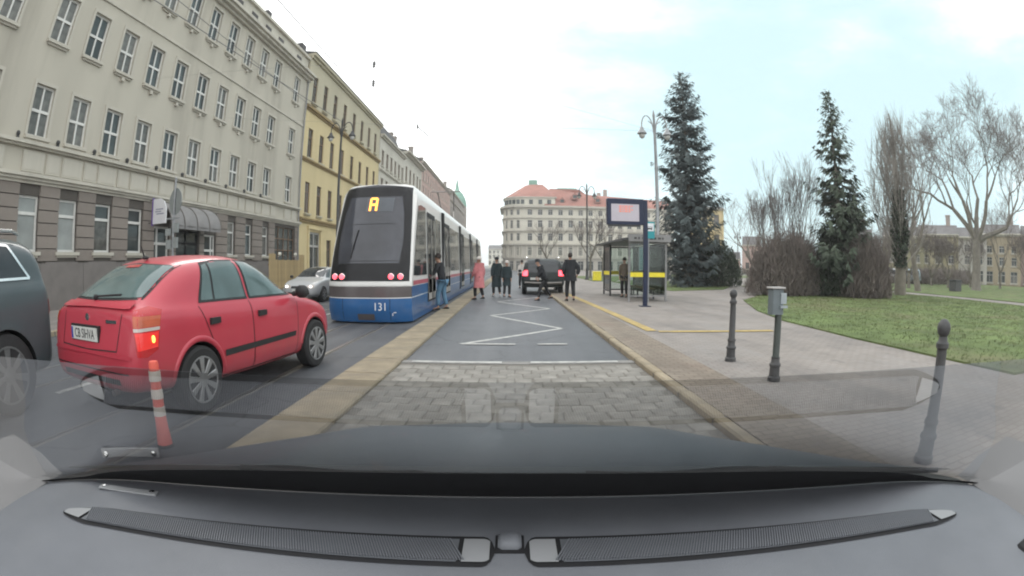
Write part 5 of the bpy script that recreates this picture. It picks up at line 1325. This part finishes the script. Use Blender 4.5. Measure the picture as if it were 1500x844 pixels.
# tan board fence of the cafe terrace
fc = empty('board_fence', (-13.4, 24.6, .12), PI / 2); tag(fc, 'tan board fence of a pavement terrace left of the silver car', 'fence')
for k in range(24):
    hh = 1.72 + random.uniform(-.03, .03) + (.35 if k < 4 or k > 19 else 0)
    link('board', proto(('bd', k % 4, k < 4 or k > 19), lambda: MB().cbox(.006, -.015, .05, .204, .015, hh, .006).mesh('board', mat('tan_board', (.36, .27, .14), .8, .15, 3, rand=.15) if 'tan_board' not in bpy.data.materials else bpy.data.materials['tan_board'])), fc, (k * .21, random.uniform(-.006, .006), 0))
for z in (.4, 1.4): b = MB(); b.box(0, .016, z, 5.04, .06, z + .08); b.build('rail', M['win_brown'], fc)
for x in (1.2, 3.4):
    b = MB(); b.ball((x, -.1, 2.05), .11, 10, 6); b.tube([(x, -.1, 2.05), (x, .0, 1.9)], .02, 6); b.build('globe_lamp', mat('globe_white', (.7, .68, .6), .3), fc)

# overhead line
M['wire'] = mat('overhead_wire', (.12, .12, .125), .5)
def wire(name, label, pts, r=.012, cat='cable', group=None):
    b = MB(); b.tube(pts, r, 5); return tag(b.build(name, M['wire']), label, cat, group)
def sag(p, q, s, n=12): return [tuple(Vector(p).lerp(Vector(q), k / n) + Vector((0, 0, -s * 4 * (k / n) * (1 - k / n)))) for k in range(n + 1)]
wire('contact_wire', 'thin contact wire running along above the tram roof', [(-3.55, y, 5.55) for y in (-5, 30, 60, 120)], .008)
w1 = wire('facade_cable', 'thin dark cable strung along the grey facade below the top windows', sag((-15.3, -2, 12.6), (-10.9, 29.3, 10.8), .2), .02)
w2 = wire('upper_facade_cable', 'thin cable crossing the top floor windows of the grey building', sag((-15.3, 4, 14.2), (-15.2, 33.5, 13.7), .15), .018)
for k, (y, z) in enumerate(((13.0, 7.36), (13.1, 6.78), (20.1, 7.42))):
    b = MB(); b.tube([(-4, y, z - .12), (-4, y, z + .12)], .02, 6)
    for q in range(3): b.lathe([(.02, -.015), (.06, 0), (.02, .015)], 10, (-4, y, z - .06 + q * .06))
    if k == 2: b.tube([(-4, y, z), (-3.55, y + .5, z - .35)], .018, 6)
    tag(b.build('insulator', M['iron']), ('small dark insulator hanging in the white sky, topmost of the pair above the tram', 'small dark insulator hanging in the white sky, lower of the pair above the tram', 'dark insulator with a slanting arm high above the tram roof')[k], 'insulator', 'overhead line insulators')
for k, y in enumerate((13.05, 20.1)):
    wire('span_wire', ('nearer', 'farther')[k] + ' thin span wire crossing the sky above the tram', sag((-15.5, y + 2, 9.6), (-4, y, 7.42), .1) + sag((-4, y, 7.42), (7.15, 22.9, 8.2), .1)[1:], .0035)

# bits at the edge of the park
bn = empty('litter_bin', (34.5, 25.0, PAV)); tag(bn, 'dark square litter bin left of the big bare tree', 'bin')
MB().cbox(-.5, -.4, .05, .5, .4, .85, .03).build('body', M['iron'], bn); MB().box(-.55, -.45, .85, .55, .45, .92).build('lid', M['frame_dark'], bn)
yb2 = empty('grit_bin', (7.75, 43.2, PAV)); tag(yb2, 'yellow green box on the lawn right of the lamp post', 'bin')
MB().cbox(-.35, -.3, .05, .35, .3, .75, .03).build('body', M['yellow_film'], yb2); MB().cbox(-.38, -.33, .75, .38, .33, .84, .03).build('lid', M['yellow_film'], yb2)

# ------------------------------------------------------------------ trees
M['bark'] = mat('grey_bark', (.16, .145, .12), .95, .2, 3, bump=.5, bscale=12)
M['bark_pale'] = mat('pale_bark', (.165, .152, .13), .95, .2, 3, bump=.4, bscale=12)
M['twig'] = mat('twig', (.14, .12, .11), .95, .2, 3)
M['twig_red'] = mat('pale_twig', (.175, .158, .148), .95, .2, 3)
M['needle'] = mat('blue_green_needles', (.085, .108, .108), .8, .4, .8, rand=.05, stain=(.13, .15, .15), stain_scale=1.5, stain_amt=.7)
M['needle2'] = mat('green_needles', (.06, .08, .055), .8, .4, .8, stain=(.095, .115, .075), stain_scale=1.5, stain_amt=.7)
M['brush'] = mat('brown_brushwood', (.17, .145, .13), .95, .25, 1.2, stain=(.12, .11, .09), stain_scale=.8, stain_amt=.7)
M['brush_green'] = mat('dark_evergreen_leaf', (.045, .06, .04), .8, .35, 1.2, stain=(.08, .085, .06), stain_scale=1.5)

def spruce(name, label, loc, H, Rm, needles, seed, z0=1.0, trunk_show=1.2, bark='bark', droop=.35, density=1.0, gap=0.12, power=.85):
    rnd = random.Random(seed)
    r = empty(name, loc); tag(r, label, 'tree')
    b = MB(); b.tube([(0, 0, 0), (.03, 0, H * .3), (-.04, .03, H * .7), (rnd.uniform(-.25, .25), 0, H)], [Rm * .085, Rm * .065, Rm * .03, .015], 10); b.build('trunk', M[bark], r, smooth=60)
    v, f = [], []
    lim = MB()
    z = z0
    while z < H - .15:
        t = (z - z0) / (H - z0)
        rad = (Rm * ((1 - t) ** power) * (.72 + .28 * min(1, t * 5)) + .10) * (.80 + .30 * abs(math.sin(z * 2.9 + seed)) + rnd.uniform(-.08, .08))
        nb = max(4, int((9 + 4 * (1 - t)) * density))
        a0 = rnd.uniform(0, 2 * PI); ga = rnd.uniform(0, 2 * PI)
        for k in range(nb):
            if rnd.random() < gap: continue
            a = a0 + 2 * PI * k / nb + rnd.uniform(-.25, .25)
            L = rad * rnd.choice((.5, .7, .9, 1.0, 1.05, 1.28)) * rnd.uniform(.9, 1.05) * (.62 if math.cos(a - ga) > .55 else 1)
            zb = z + rnd.uniform(-.15, .15)
            up = .25 * (t > .75)
            pts = []
            for q in range(6):
                u = q / 5; pts.append(Vector((math.cos(a) * L * u, math.sin(a) * L * u, zb + L * (up * u - droop * u + droop * 1.05 * u ** 3))))
            lim.tube([tuple(p) for p in pts], [.035 * (1 - t) + .008] * 3 + [.012, .008, .004], 3, caps=False)
            n = max(3, int(L * 7.5))
            for q in range(n):
                u = .18 + .82 * (q + rnd.random()) / n; i = min(int(u * 5), 4); p = pts[i].lerp(pts[i + 1], u * 5 - i)
                for _ in range(3):
                    side_ = rnd.uniform(-1, 1); w = (.20 + .16 * (1 - u) + .10 * u) * min(1.2, .35 + L * .5)
                    d = Vector((math.cos(a) * .7 - math.sin(a) * side_, math.sin(a) * .7 + math.cos(a) * side_, rnd.uniform(-1.15, -.05))).normalized() * w * rnd.uniform(.7, 1.5)
                    s_ = Vector((-math.sin(a), math.cos(a), rnd.uniform(-.4, .4))) * w * rnd.uniform(.16, .3)
                    o = len(v); base = p + Vector((rnd.uniform(-.05, .05), rnd.uniform(-.05, .05), rnd.uniform(-.04, .04)))
                    v += [tuple(base - s_ * .5), tuple(base + s_ * .5), tuple(base + d * .6 + s_ * .8), tuple(base + d), tuple(base + d * .55 - s_ * .8)]
                    f.append((o, o + 1, o + 2, o + 3, o + 4))
        z += .30 + .10 * (1 - t)
    c = MB(); c.v, c.f, c.m = v, f, [0] * len(f)
    lim.build('limbs', M[bark], r)
    c.build('crown', M[needles], r)
    return r
spruce('spruce_tree', 'tall blue green spruce behind the bus shelter and lamp post', (12.1, 31.4, PAV), 15.4, 2.5, 'needle', 11, z0=.5, power=.46, gap=.10, density=1.35, droop=.5)
spruce('spruce_tree', 'dark ragged spruce rising out of the bare bushes on the lawn', (16.7, 20.4, PAV), 11.0, 1.95, 'needle2', 23, z0=1.3, bark='bark_pale', gap=.18, droop=.6, power=.66, density=1.35)
spruce('conifer', 'smaller dull green conifer crowding the right side of the ragged spruce', (17.75, 20.2, PAV), 5.9, 1.35, 'needle2', 29, z0=.9, gap=.12, droop=.3, power=.5, density=1.3)

def grow(b, p, d, L, r, depth, rnd, spread, up, minr=.006, taper=.72, kids=(2, 3), sides=5, twig=None, curve=.18, lenf=(.62, .85)):
    n = 3 if depth > 1 else 2
    pts, rad = [p.copy()], [r]
    for i in range(n):
        d = (d + Vector((rnd.uniform(-1, 1), rnd.uniform(-1, 1), rnd.uniform(-.6, 1) + up)) * curve).normalized()
        p = p + d * L / n; pts.append(p.copy()); rad.append(max(minr, r * (1 - (1 - taper) * (i + 1) / n)))
    tgt = b if depth > 2 or twig is None else twig
    tgt.tube([tuple(q) for q in pts], rad, sides if depth > 3 else 4 if depth > 1 else 3, caps=False)
    if depth == 0: return
    for k in range(rnd.randint(*kids)):
        a = Vector((rnd.uniform(-1, 1), rnd.uniform(-1, 1), rnd.uniform(-.5, .9))).normalized()
        nd = (d + a * spread).normalized()
        st = pts[-1] if k == 0 or rnd.random() < .45 else pts[rnd.randint(1, len(pts) - 1)]
        grow(b, st, nd, L * rnd.uniform(*lenf), max(minr, rad[-1] * rnd.uniform(.62, .85)), depth - 1, rnd, spread, up, minr, taper, kids, sides, twig, curve, lenf)

def bare_tree(name, label, loc, trunk, r, depth, seed, spread=.7, up=.3, limbs=4, bark='bark', twigm='twig', lean=(0, 0), L=4.5, kids=(2, 3), minr=.012, dirs=None, curve=.18, lenf=(.62, .85), group=None):
    rnd = random.Random(seed)
    e = empty(name, loc); tag(e, label, 'tree', group)
    t, w = MB(), MB()
    top = Vector((lean[0] * trunk, lean[1] * trunk, trunk))
    t.tube([(0, 0, 0), (0, 0, .25), tuple(top * .5), tuple(top)], [r * 1.35, r * 1.05, r * .92, r * .8], 10)
    cb_ = MB()
    for k in range(limbs):
        if dirs: d = Vector(dirs[k]).normalized()
        else: a = 2 * PI * k / limbs + rnd.uniform(-.3, .3); d = Vector((math.cos(a) * spread, math.sin(a) * spread, 1)).normalized()
        grow(cb_, top * rnd.uniform(.86, 1.0), d, L, r * .58, depth, rnd, spread, up, minr, .7, kids, 6, w, curve, lenf)
    t.build('trunk', M[bark], e, smooth=60); cb_.build('limbs', M[bark], e); w.build('crown', M[twigm], e)
    return e
# the axis across the view at the park trees, so that the big forks open sideways as seen from the street
ax = Vector((28.63, -43.8, 0)).normalized()
D = lambda s, z, n=0: tuple(ax * s + Vector((ax.y, -ax.x, 0)) * n + Vector((0, 0, z)))
bare_tree('plane_tree', 'large spreading bare tree with forked pale trunk at the right of the park', (40.7, 26.6, PAV), 4.6, .50, 8, 5, spread=.8, up=.14, limbs=5, L=3.9, bark='bark_pale', twigm='twig_red', kids=(2, 3), minr=.011, dirs=[D(-.75, .9), D(-.35, 1.2, .3), D(.22, 1.6), D(.75, .8, .2), D(1.2, .55, -.2)], curve=.2, lenf=(.62, .88))
bare_tree('leaning_tree', 'slender bare tree leaning left between poplar and the big bare tree', (29.3, 25.3, PAV), 2.6, .26, 5, 9, spread=.6, up=.25, limbs=3, L=2.6, lean=(-.12, .12), kids=(2, 3), minr=.014, dirs=[D(-.5, 1), D(-.2, 1.3), D(.4, 1.1)])
# lombardy poplar
rnd = random.Random(31)
pe = empty('poplar_tree', (22.8, 21.3, PAV)); tag(pe, 'tall narrow bare poplar with upright branches right of the dark spruce', 'tree')
t = MB(); t.tube([(0, 0, 0), (.03, 0, 2.5), (-.03, .04, 6), (0, 0, 11.0)], [.42, .33, .2, .03], 10); t.build('trunk', M['bark'], pe, smooth=60)
lb, tw = MB(), MB()
for k in range(110):
    z = rnd.uniform(1.4, 9.0); a = rnd.uniform(0, 2 * PI); t_ = z / 11
    out = (2.5 - 2.1 * max(0, t_ - .25) * 1.2) * rnd.uniform(.35, 1.0); L = (11.6 - z) * rnd.uniform(.35, .62)
    p0 = Vector((0, 0, z)); p1 = p0 + Vector((math.cos(a) * out * .65, math.sin(a) * out * .65, L * .3)); p2 = p0 + Vector((math.cos(a) * out, math.sin(a) * out, L * .65)); p3 = p0 + Vector((math.cos(a) * out * .9, math.sin(a) * out * .9, L))
    lb.tube([tuple(p0), tuple(p1), tuple(p2), tuple(p3)], [.06 * (1.15 - t_), .045 * (1.1 - t_), .024, .009], 4, caps=False)
    for q in range(17):
        u = rnd.uniform(.2, 1); i = min(int(u * 3), 2); P_ = [p0, p1, p2, p3]; s_ = P_[i].lerp(P_[i + 1], u * 3 - i); a2 = rnd.uniform(0, 2 * PI); l2 = rnd.uniform(.5, 1.5)
        e_ = s_ + Vector((math.cos(a2) * l2 * .3, math.sin(a2) * l2 * .3, l2)); tw.tube([tuple(s_), tuple(s_.lerp(e_, .5) + Vector((math.cos(a2), math.sin(a2), 0)) * .05), tuple(e_)], [.011, .009, .005], 3, caps=False)
M['poplar_bark'] = mat('poplar_bark', (.235, .22, .20), .95, .2, 3); lb.build('limbs', M['poplar_bark'], pe); tw.build('crown', M['poplar_bark'], pe)
# ivy mass on the poplar's lower trunk
v, f = [], []
for k in range(2600):
    z = rnd.uniform(1.6, 6.2) ; a = rnd.uniform(0, 2 * PI); rr_ = .5 * rnd.uniform(.6, 1.35) * (1 - .5 * abs(z - 3.6) / 3)
    c = Vector((math.cos(a) * rr_, math.sin(a) * rr_, z)); n_ = Vector((rnd.gauss(0, 1), rnd.gauss(0, 1), rnd.gauss(0, 1))).normalized(); s_ = n_.orthogonal().normalized() * rnd.uniform(.06, .13); u_ = n_.cross(s_)
    o = len(v); v += [tuple(c - s_), tuple(c + u_ * .7), tuple(c + s_), tuple(c - u_)]; f.append((o, o + 1, o + 2, o + 3))
iv = MB(); iv.v, iv.f, iv.m = v, f, [0] * len(f); iv.build('ivy', M['brush_green'], pe)

def shrub(name, label, loc, rx, ry, h, seed, leaf='brush', n=9000, stems=260, twigm='twig', size=(.05, .13), flat=.0, group=None):
    """dense upright brushwood: stems from a wide base with small leaf and twig faces through the volume"""
    rnd = random.Random(seed)
    e = empty(name, loc); tag(e, label, 'shrub', group)
    st = MB()
    lobes = [(rnd.uniform(0, 2 * PI), rnd.uniform(.8, 1.15), rnd.uniform(.78, 1.12)) for _ in range(9)]
    def env(a):
        wsum = sum(math.exp(3 * (math.cos(a - l[0]) - 1)) for l in lobes); return (sum(l[1] * math.exp(3 * (math.cos(a - l[0]) - 1)) for l in lobes) / wsum, sum(l[2] * math.exp(3 * (math.cos(a - l[0]) - 1)) for l in lobes) / wsum)
    for k in range(stems):
        a = rnd.uniform(0, 2 * PI); q = math.sqrt(rnd.random()); er, eh = env(a)
        zt = h * eh * math.sqrt(max(.05, 1 - (q * .95) ** 2)) * rnd.choice((.7, .85, .95, 1.05, 1.15, 1.3)) * rnd.uniform(.92, 1.08)
        x0, y0 = math.cos(a) * q * rx * .55, math.sin(a) * q * ry * .55; x1, y1 = math.cos(a) * q * rx * er, math.sin(a) * q * ry * er
        st.tube([(x0, y0, 0), ((x0 + x1) / 2 + rnd.uniform(-.1, .1), (y0 + y1) / 2 + rnd.uniform(-.1, .1), zt * .5), (x1, y1, zt)], [.016, .012, .004], 3, caps=False)
    v, f = [], []
    for k in range(n):
        a = rnd.uniform(0, 2 * PI); q = rnd.random() ** .5; er, eh = env(a); ph = rnd.random() ** .9
        zz_ = h * eh * ph * (1 - .30 * q ** 3) * rnd.uniform(.8, 1.12); rr_ = q * (1 - .30 * ph ** 2) + abs(rnd.gauss(0, .05))
        c = Vector((math.cos(a) * rx * er * rr_, math.sin(a) * ry * er * rr_, zz_ + rnd.uniform(-.05, .1)))
        up = Vector((rnd.gauss(0, .5), rnd.gauss(0, .5), 1)).normalized(); s_ = up.cross(Vector((rnd.gauss(0, 1), rnd.gauss(0, 1), .1))).normalized() * rnd.uniform(*size) * (.45 if leaf != 'brush' else .22); u_ = up * rnd.uniform(*size) * (1.7 if leaf != 'brush' else 4.2)
        o = len(v); v += [tuple(c - s_), tuple(c + s_), tuple(c + s_ * .4 + u_), tuple(c - s_ * .4 + u_)]; f.append((o, o + 1, o + 2, o + 3))
    if leaf == 'brush':      # long shoots that stand out of the mass and break its outline
        for k in range(130):
            a = rnd.uniform(0, 2 * PI); q = math.sqrt(rnd.random()); er, eh = env(a)
            p0 = Vector((math.cos(a) * q * rx * .7, math.sin(a) * q * ry * .7, h * .3)); zt = h * eh * rnd.uniform(1.0, 1.55) * (1 - .35 * q * q)
            p2 = Vector((math.cos(a) * q * rx * 1.12, math.sin(a) * q * ry * 1.12, zt)); p1 = p0.lerp(p2, .5) + Vector((rnd.uniform(-.12, .12), rnd.uniform(-.12, .12), 0))
            st.tube([tuple(p0), tuple(p1), tuple(p2)], [.02, .014, .006], 3, caps=False)
            for j in range(5):
                s0 = p1.lerp(p2, rnd.uniform(0, .9)); l2 = rnd.uniform(.25, .6); a2 = rnd.uniform(0, 2 * PI)
                st.tube([tuple(s0), tuple(s0 + Vector((math.cos(a2) * l2 * .5, math.sin(a2) * l2 * .5, l2)))], [.010, .005], 3, caps=False)
    st.build('stems', M[twigm], e)
    c = MB(); c.v, c.f, c.m = v, f, [0] * len(f); c.build('crown', M[leaf], e)
    return e
shrub('shrub', 'broad brown leafless shrub left of the dark spruce on the lawn', (14.2, 22.0, PAV), 2.45, 1.8, 3.0, 41, n=20000, stems=1500, size=(.04, .10))
shrub('shrub', 'brown leafless shrub right of the dark spruce on the lawn', (17.9, 19.3, PAV), 1.8, 1.45, 2.65, 42, n=14000, stems=1200, size=(.04, .10))
shrub('shrub', 'dark evergreen shrub at the foot of the tall blue green spruce', (14.6, 32.4, PAV), 1.9, 1.6, 3.4, 43, leaf='brush_green', n=8000, stems=120)
shrub('shrub', 'dark green undergrowth bush beneath the ragged spruce trunk', (16.9, 20.9, PAV), 1.5, 1.1, 3.9, 44, leaf='brush_green', n=9000, stems=200)
for (x, y), hh, lb_, sd in (((16.6, 24.6), 6.4, 'tall pale bare shrub tree behind the brown shrub', 51), ((15.4, 25.2), 5.0, 'lower twiggy bare tree at left end of the brown shrub', 52)):
    bare_tree('twiggy_tree', lb_, (x, y, PAV), .7, .10, 5, sd, spread=.32, up=.6, limbs=7, L=hh * .30, twigm='twig_red', kids=(2, 3), minr=.007, lenf=(.68, .9))
for (x, y), hh, lb_, sd in (((33.8, 30.4), 6, 'small bare tree before the dull green townhouse', 61), ((52, 30), 8, 'bare tree at the right edge before pinkish townhouse', 62), ((24.5, 45), 8, 'bare tree far behind the brown shrubs', 63), ((40, 40), 8, 'bare tree behind the leaning tree before red townhouse', 64)):
    bare_tree('park_tree', lb_, (x, y, PAV), hh * .22, .16, 5, sd, spread=.6, up=.3, limbs=4, L=hh * .26, twigm='twig', kids=(2, 3), minr=.012, lenf=(.68, .9))
for (x, y), hh, lb_, sd in (((45, 36.5), 5.5, 'twiggy bare tree before the yellow townhouse', 91), ((49, 33), 6, 'twiggy bare tree before the white townhouse', 92), ((53.5, 26.5), 6, 'twiggy bare tree before the pinkish townhouse', 93), ((42, 31.5), 5, 'twiggy bare tree right of the dark litter bin', 94), ((37, 37.5), 5.5, 'twiggy bare tree before the dull green townhouse', 95)):
    bare_tree('twiggy_tree', lb_, (x, y, PAV), .9, .13, 6, sd, spread=.75, up=.25, limbs=6, L=hh * .26, twigm='twig', kids=(2, 3), minr=.012, lenf=(.64, .86))
shrub('hedge', 'low brown leafless hedge along the far side of the park before the townhouses', (52, 42, PAV), 11, 4, 1.7, 96, n=6000, stems=400, size=(.08, .2))
shrub('hedge', 'low hedge at the far end of the park path', (41, 84, PAV), 5, 1.2, 1.3, 71, leaf='brush_green', n=3000, stems=60)
shrub('shrub', 'green bushes beside the low pinkish house', (43, 100, PAV), 5, 3, 4.2, 72, leaf='brush_green', n=4000, stems=60)
for (x, y, hh, lb_, sd) in ((8.6, 52, 7, 'bare street tree before the corner building right of the lamp', 81), (11.5, 60, 8, 'bare street tree behind the departure display', 82), (4.6, 62, 7, 'small bare street tree behind the dark off-road car', 83)):
    bare_tree('street_tree', lb_, (x, y, PAV), 2.2, .13, 4, sd, spread=.6, up=.3, limbs=4, L=hh * .25, kids=(2, 3), minr=.014)
# ------------------------------------------------------------------ the car the picture is taken from
M['dash'] = mat('dashboard_plastic', (.138, .145, .162), .5, .06, 9, stain=(.175, .18, .19), stain_scale=6, stain_amt=.35, bump=.12, bscale=420, spec=.35)
M['dash_dark'] = mat('dashboard_grille', (.10, .106, .118), .7, .08, 40)
M['dash_light'] = mat('dashboard_end_cap', (.25, .255, .265), .5, .05, 5)
M['trim_light'] = mat('pillar_trim', (.155, .152, .155), .6, .04, 3)
M['seam'] = mat('dashboard_seam', (.012, .012, .014), .8)
own = empty('car', (0, 0, 0)); tag(own, 'grey dashboard, bonnet and windscreen base of the car the picture is taken from', 'car')
ZD = 1.04
def yf(x): return .79 - .26 * x * x
def dz(x, y):
    e = max(0, abs(x) - .70)
    return ZD - .35 * e * e - .06 * max(0, .45 - y) ** 1.0
def grid(b, xs, ys, fn, m=0):
    vs = [fn(x, t) for t in ys for x in xs]; k = len(xs)
    b.add(vs, [(j * k + i, j * k + i + 1, (j + 1) * k + i + 1, (j + 1) * k + i) for j in range(len(ys) - 1) for i in range(k - 1)], m)
xs = [-1.0 + .05 * k for k in range(41)]
b = MB(); grid(b, xs, [k / 16 for k in range(17)], lambda x, t: (x, -.25 + (yf(x) + .25) * t, dz(x, -.25 + (yf(x) + .25) * t)))
grid(b, xs, [0, 1], lambda x, t: (x, yf(x) - .0, ZD - .35 * max(0, abs(x) - .7) ** 2 - .10 * (1 - t)))
b.build('dashboard', M['dash'], own, smooth=60)
# demister vents: dark seam, grille slats, pale end caps
def vband(b, x0, x1, ya, yb, z, n=40, m=0, zf=None):
    for k in range(n):
        a, c = x0 + (x1 - x0) * k / n, x0 + (x1 - x0) * (k + 1) / n
        zz_ = lambda x, y: dz(x, y) + z
        q = [(a, ya(a)), (c, ya(c)), (c, yb(c)), (a, yb(a))]
        b.add([(x, y, zz_(x, y)) for x, y in q], [(0, 1, 2, 3)] if ya(a) < yb(a) else [(3, 2, 1, 0)], m)
lo = lambda x: .576 - .24 * x * x
hi = lambda x: .640 - .26 * x * x
for sx in (-1, 1):
    A, B_ = sorted((sx * .022, sx * .775))
    tp = lambda x: max(0, 1 - max(0, abs(x) - .70) / .075) ** .5 if abs(x) > .70 else (1 if abs(x) > .04 else max(.0, 1 - ((.04 - abs(x)) / .018) ** 2) ** .5 if abs(x) > .022 else 0)
    mid = lambda x: (lo(x) + hi(x)) / 2
    def off(e): return (lambda x: mid(x) - ((hi(x) - lo(x)) / 2 + e) * tp(x), lambda x: mid(x) + ((hi(x) - lo(x)) / 2 + e) * tp(x))
    y1, y2 = off(.010); b = MB(); vband(b, A - .002, B_ + .002, y1, y2, .0012, 120); vent = b.build('demister_vent', M['seam'], own)
    y1, y2 = off(0)
    b = MB(); a, c = sorted((sx * .075, sx * .715)); vband(b, a, c, y1, y2, .0028, 80); b.build('grille', M['dash_dark'], vent)
    b = MB(); n = 150
    for k in range(n):
        x = a + (c - a) * (k + .5) / n
        p, q = Vector((x - sx * .012, y1(x) + .004)), Vector((x + sx * .012, y2(x) - .004))
        s_ = Vector((.0011, 0)); z = dz(x, mid(x))
        b.add([(p.x - s_.x, p.y, z + .003), (p.x + s_.x, p.y, z + .003), (q.x + s_.x, q.y, z + .003), (q.x - s_.x, q.y, z + .003), (p.x - s_.x, p.y, z + .006), (p.x + s_.x, p.y, z + .006), (q.x + s_.x, q.y, z + .006), (q.x - s_.x, q.y, z + .006)], [(4, 5, 6, 7), (0, 1, 5, 4), (2, 3, 7, 6), (1, 2, 6, 5), (3, 0, 4, 7)])
    sl = b.build('slats', M['dash'], vent); sl['kind'] = 'stuff'
    for a2, c2 in ((.029, .068), (.722, .770)):
        a3, c3 = sorted((sx * a2, sx * c2)); b = MB(); vband(b, a3, c3, y1, y2, .0034, 40); b.build('end_cap', M['dash_light'], vent)
# sensor dome in the middle
b = MB(); b.cbox(-.0175, .612, ZD, .0175, .652, ZD + .014, .006); b.build('sunlight_sensor', M['dash'], own, smooth=50)
b = MB(); b.box(-.0215, .603, ZD + .0005, .0215, .654, ZD + .0016); b.build('sensor_seam', M['seam'], own)
# chassis number strip at the left
T2 = Matrix.Translation((-.715, .603, 1.0405)) @ Matrix.Rotation(R(17), 4, 'Z')
b = MB(); b.M = T2; b.cbox(-.072, -.009, 0, .072, .009, .003, .001); ns = b.build('number_strip', M['dash_light'], own)
for x in (-.060, .060):
    b = MB(); b.M = T2; b.lathe([(.006, .003), (.006, .006), (.003, .0075)], 12, (x, 0, 0)); b.build('rivet', M['chrome'], ns)
# cowl below the glass, bonnet
b = MB()
xs2 = [-1.02 + .06 * k for k in range(35)]
grid(b, xs2, [k / 4 for k in range(5)], lambda x, t: (x * (1 + .04 * t), yf(x) + .004 + .23 * t, ZD - .02 - .035 * t + .012 * math.sin(PI * t) - .35 * max(0, abs(x) - .7) ** 2))
b.build('cowl', M['black_plastic'], own, smooth=60)
for sx, x0, x1 in ((1, .15, .92), (-1, -.55, .18)):
    b = MB(); b.tube([(x0, yf(x0) + .10, ZD + .0), ((x0 + x1) / 2, yf((x0 + x1) / 2) + .085, ZD + .008), (x1, yf(x1) + .07, ZD - .01)], [.009, .008, .006], 6); b.build('wiper', M['black_plastic'], own)
def bon(x, t):
    y0 = yf(x) + .21; y1 = 1.76 - .32 * x * x - .30 * x ** 4
    y = y0 + (y1 - y0) * t
    return (x * (1.16 - .06 * t), y, ZD - .045 - .085 * t - .05 * t ** 4 - .05 * x * x * (.6 + t) - .02 * abs(x) ** 6 + .010 * math.exp(-((abs(x) - .45) / .10) ** 2))
b = MB(); grid(b, [-1.0 + .04 * k for k in range(51)], [k / 20 for k in range(21)], bon)
grid(b, [-1.0 + .04 * k for k in range(51)], [0, 1], lambda x, t: (bon(x, 1)[0], bon(x, 1)[1] + .03 * t, bon(x, 1)[2] - .35 * t))
b.build('bonnet', M['own_paint'], own, smooth=50)
# pillar trims at both ends of the dashboard
for sx in (-1, 1):
    b = MB()
    rings = []
    for t in [k / 8 for k in range(9)]:
        y = .60 - .75 * t
        x0 = (.965 - .10 * t ** 1.5)
        rings.append([(sx * x0, y, 1.02 - .03 * t), (sx * (x0 + .04), y, 1.03 - .02 * t), (sx * (x0 + .12 + .08 * t), y + .02, 1.035 - .01 * t), (sx * (x0 + .30 + .1 * t), y + .03, 1.045 - .01 * t), (sx * (x0 + .34 + .1 * t), y + .03, .95)])
    b.loft(rings if sx > 0 else [r_[::-1] for r_ in rings]); b.build('pillar_trim', M['trim_light'], own, smooth=50)
# tweeter at the lower right corner
b = MB(); b.cbox(.80, .20, 1.0, .86, .30, 1.03, .008); b.build('tweeter_grille', M['seam'], own)
# the lower windscreen, in which the dashboard is mirrored
M['windscreen'] = clear_mat('windscreen_glass', (.98, .985, .98), 3.0, 1.5, .012)
AL = R(38)
b = MB(); sl_ = [k / 16 * .50 for k in range(17)]
grid(b, [-1.0 + .04 * k for k in range(51)], [0, 1], lambda x, t: (0, 0, 0)); b = MB()
k = 51
vs = []
for s_ in sl_:
    for i in range(k):
        x = -1.0 + .04 * i; vs.append((x, yf(x) + .006 - s_ * math.cos(AL), dz(x, yf(x)) + .004 + s_ * math.sin(AL)))
b.add(vs, [(j * k + i, j * k + i + 1, (j + 1) * k + i + 1, (j + 1) * k + i) for j in range(len(sl_) - 1) for i in range(k - 1)])
wsc = b.build('windscreen', M['windscreen'], own, smooth=180)
b = MB()   # the black ceramic edge along the foot of the glass
grid(b, [-1.0 + .04 * i for i in range(51)], [q / 6 for q in range(7)], lambda x, t: (x, yf(x) + .001 - t * max(.012, .185 - .235 * x * x) * math.cos(AL), dz(x, yf(x)) + .001 + t * max(.012, .185 - .235 * x * x) * math.sin(AL)))
b.build('ceramic_edge', M['seam'], wsc)

bpy.data.scenes.remove(scratch)

# ------------------------------------------------------------------ damp winter air over the whole place
hz = bpy.data.materials.new('haze'); hz.use_nodes = True
_n, _l = hz.node_tree.nodes, hz.node_tree.links
_n.clear()
_o = _n.new('ShaderNodeOutputMaterial'); _v = _n.new('ShaderNodeVolumePrincipled')
_v.inputs['Color'].default_value = (.93, .96, .97, 1); _v.inputs['Density'].default_value = 0.0010
_l.new(_v.outputs[0], _o.inputs['Volume'])
b = MB(); b.box(-1600, -1600, -1.1, 1600, 1600, 34); tag(b.build('haze', hz), kind='stuff')
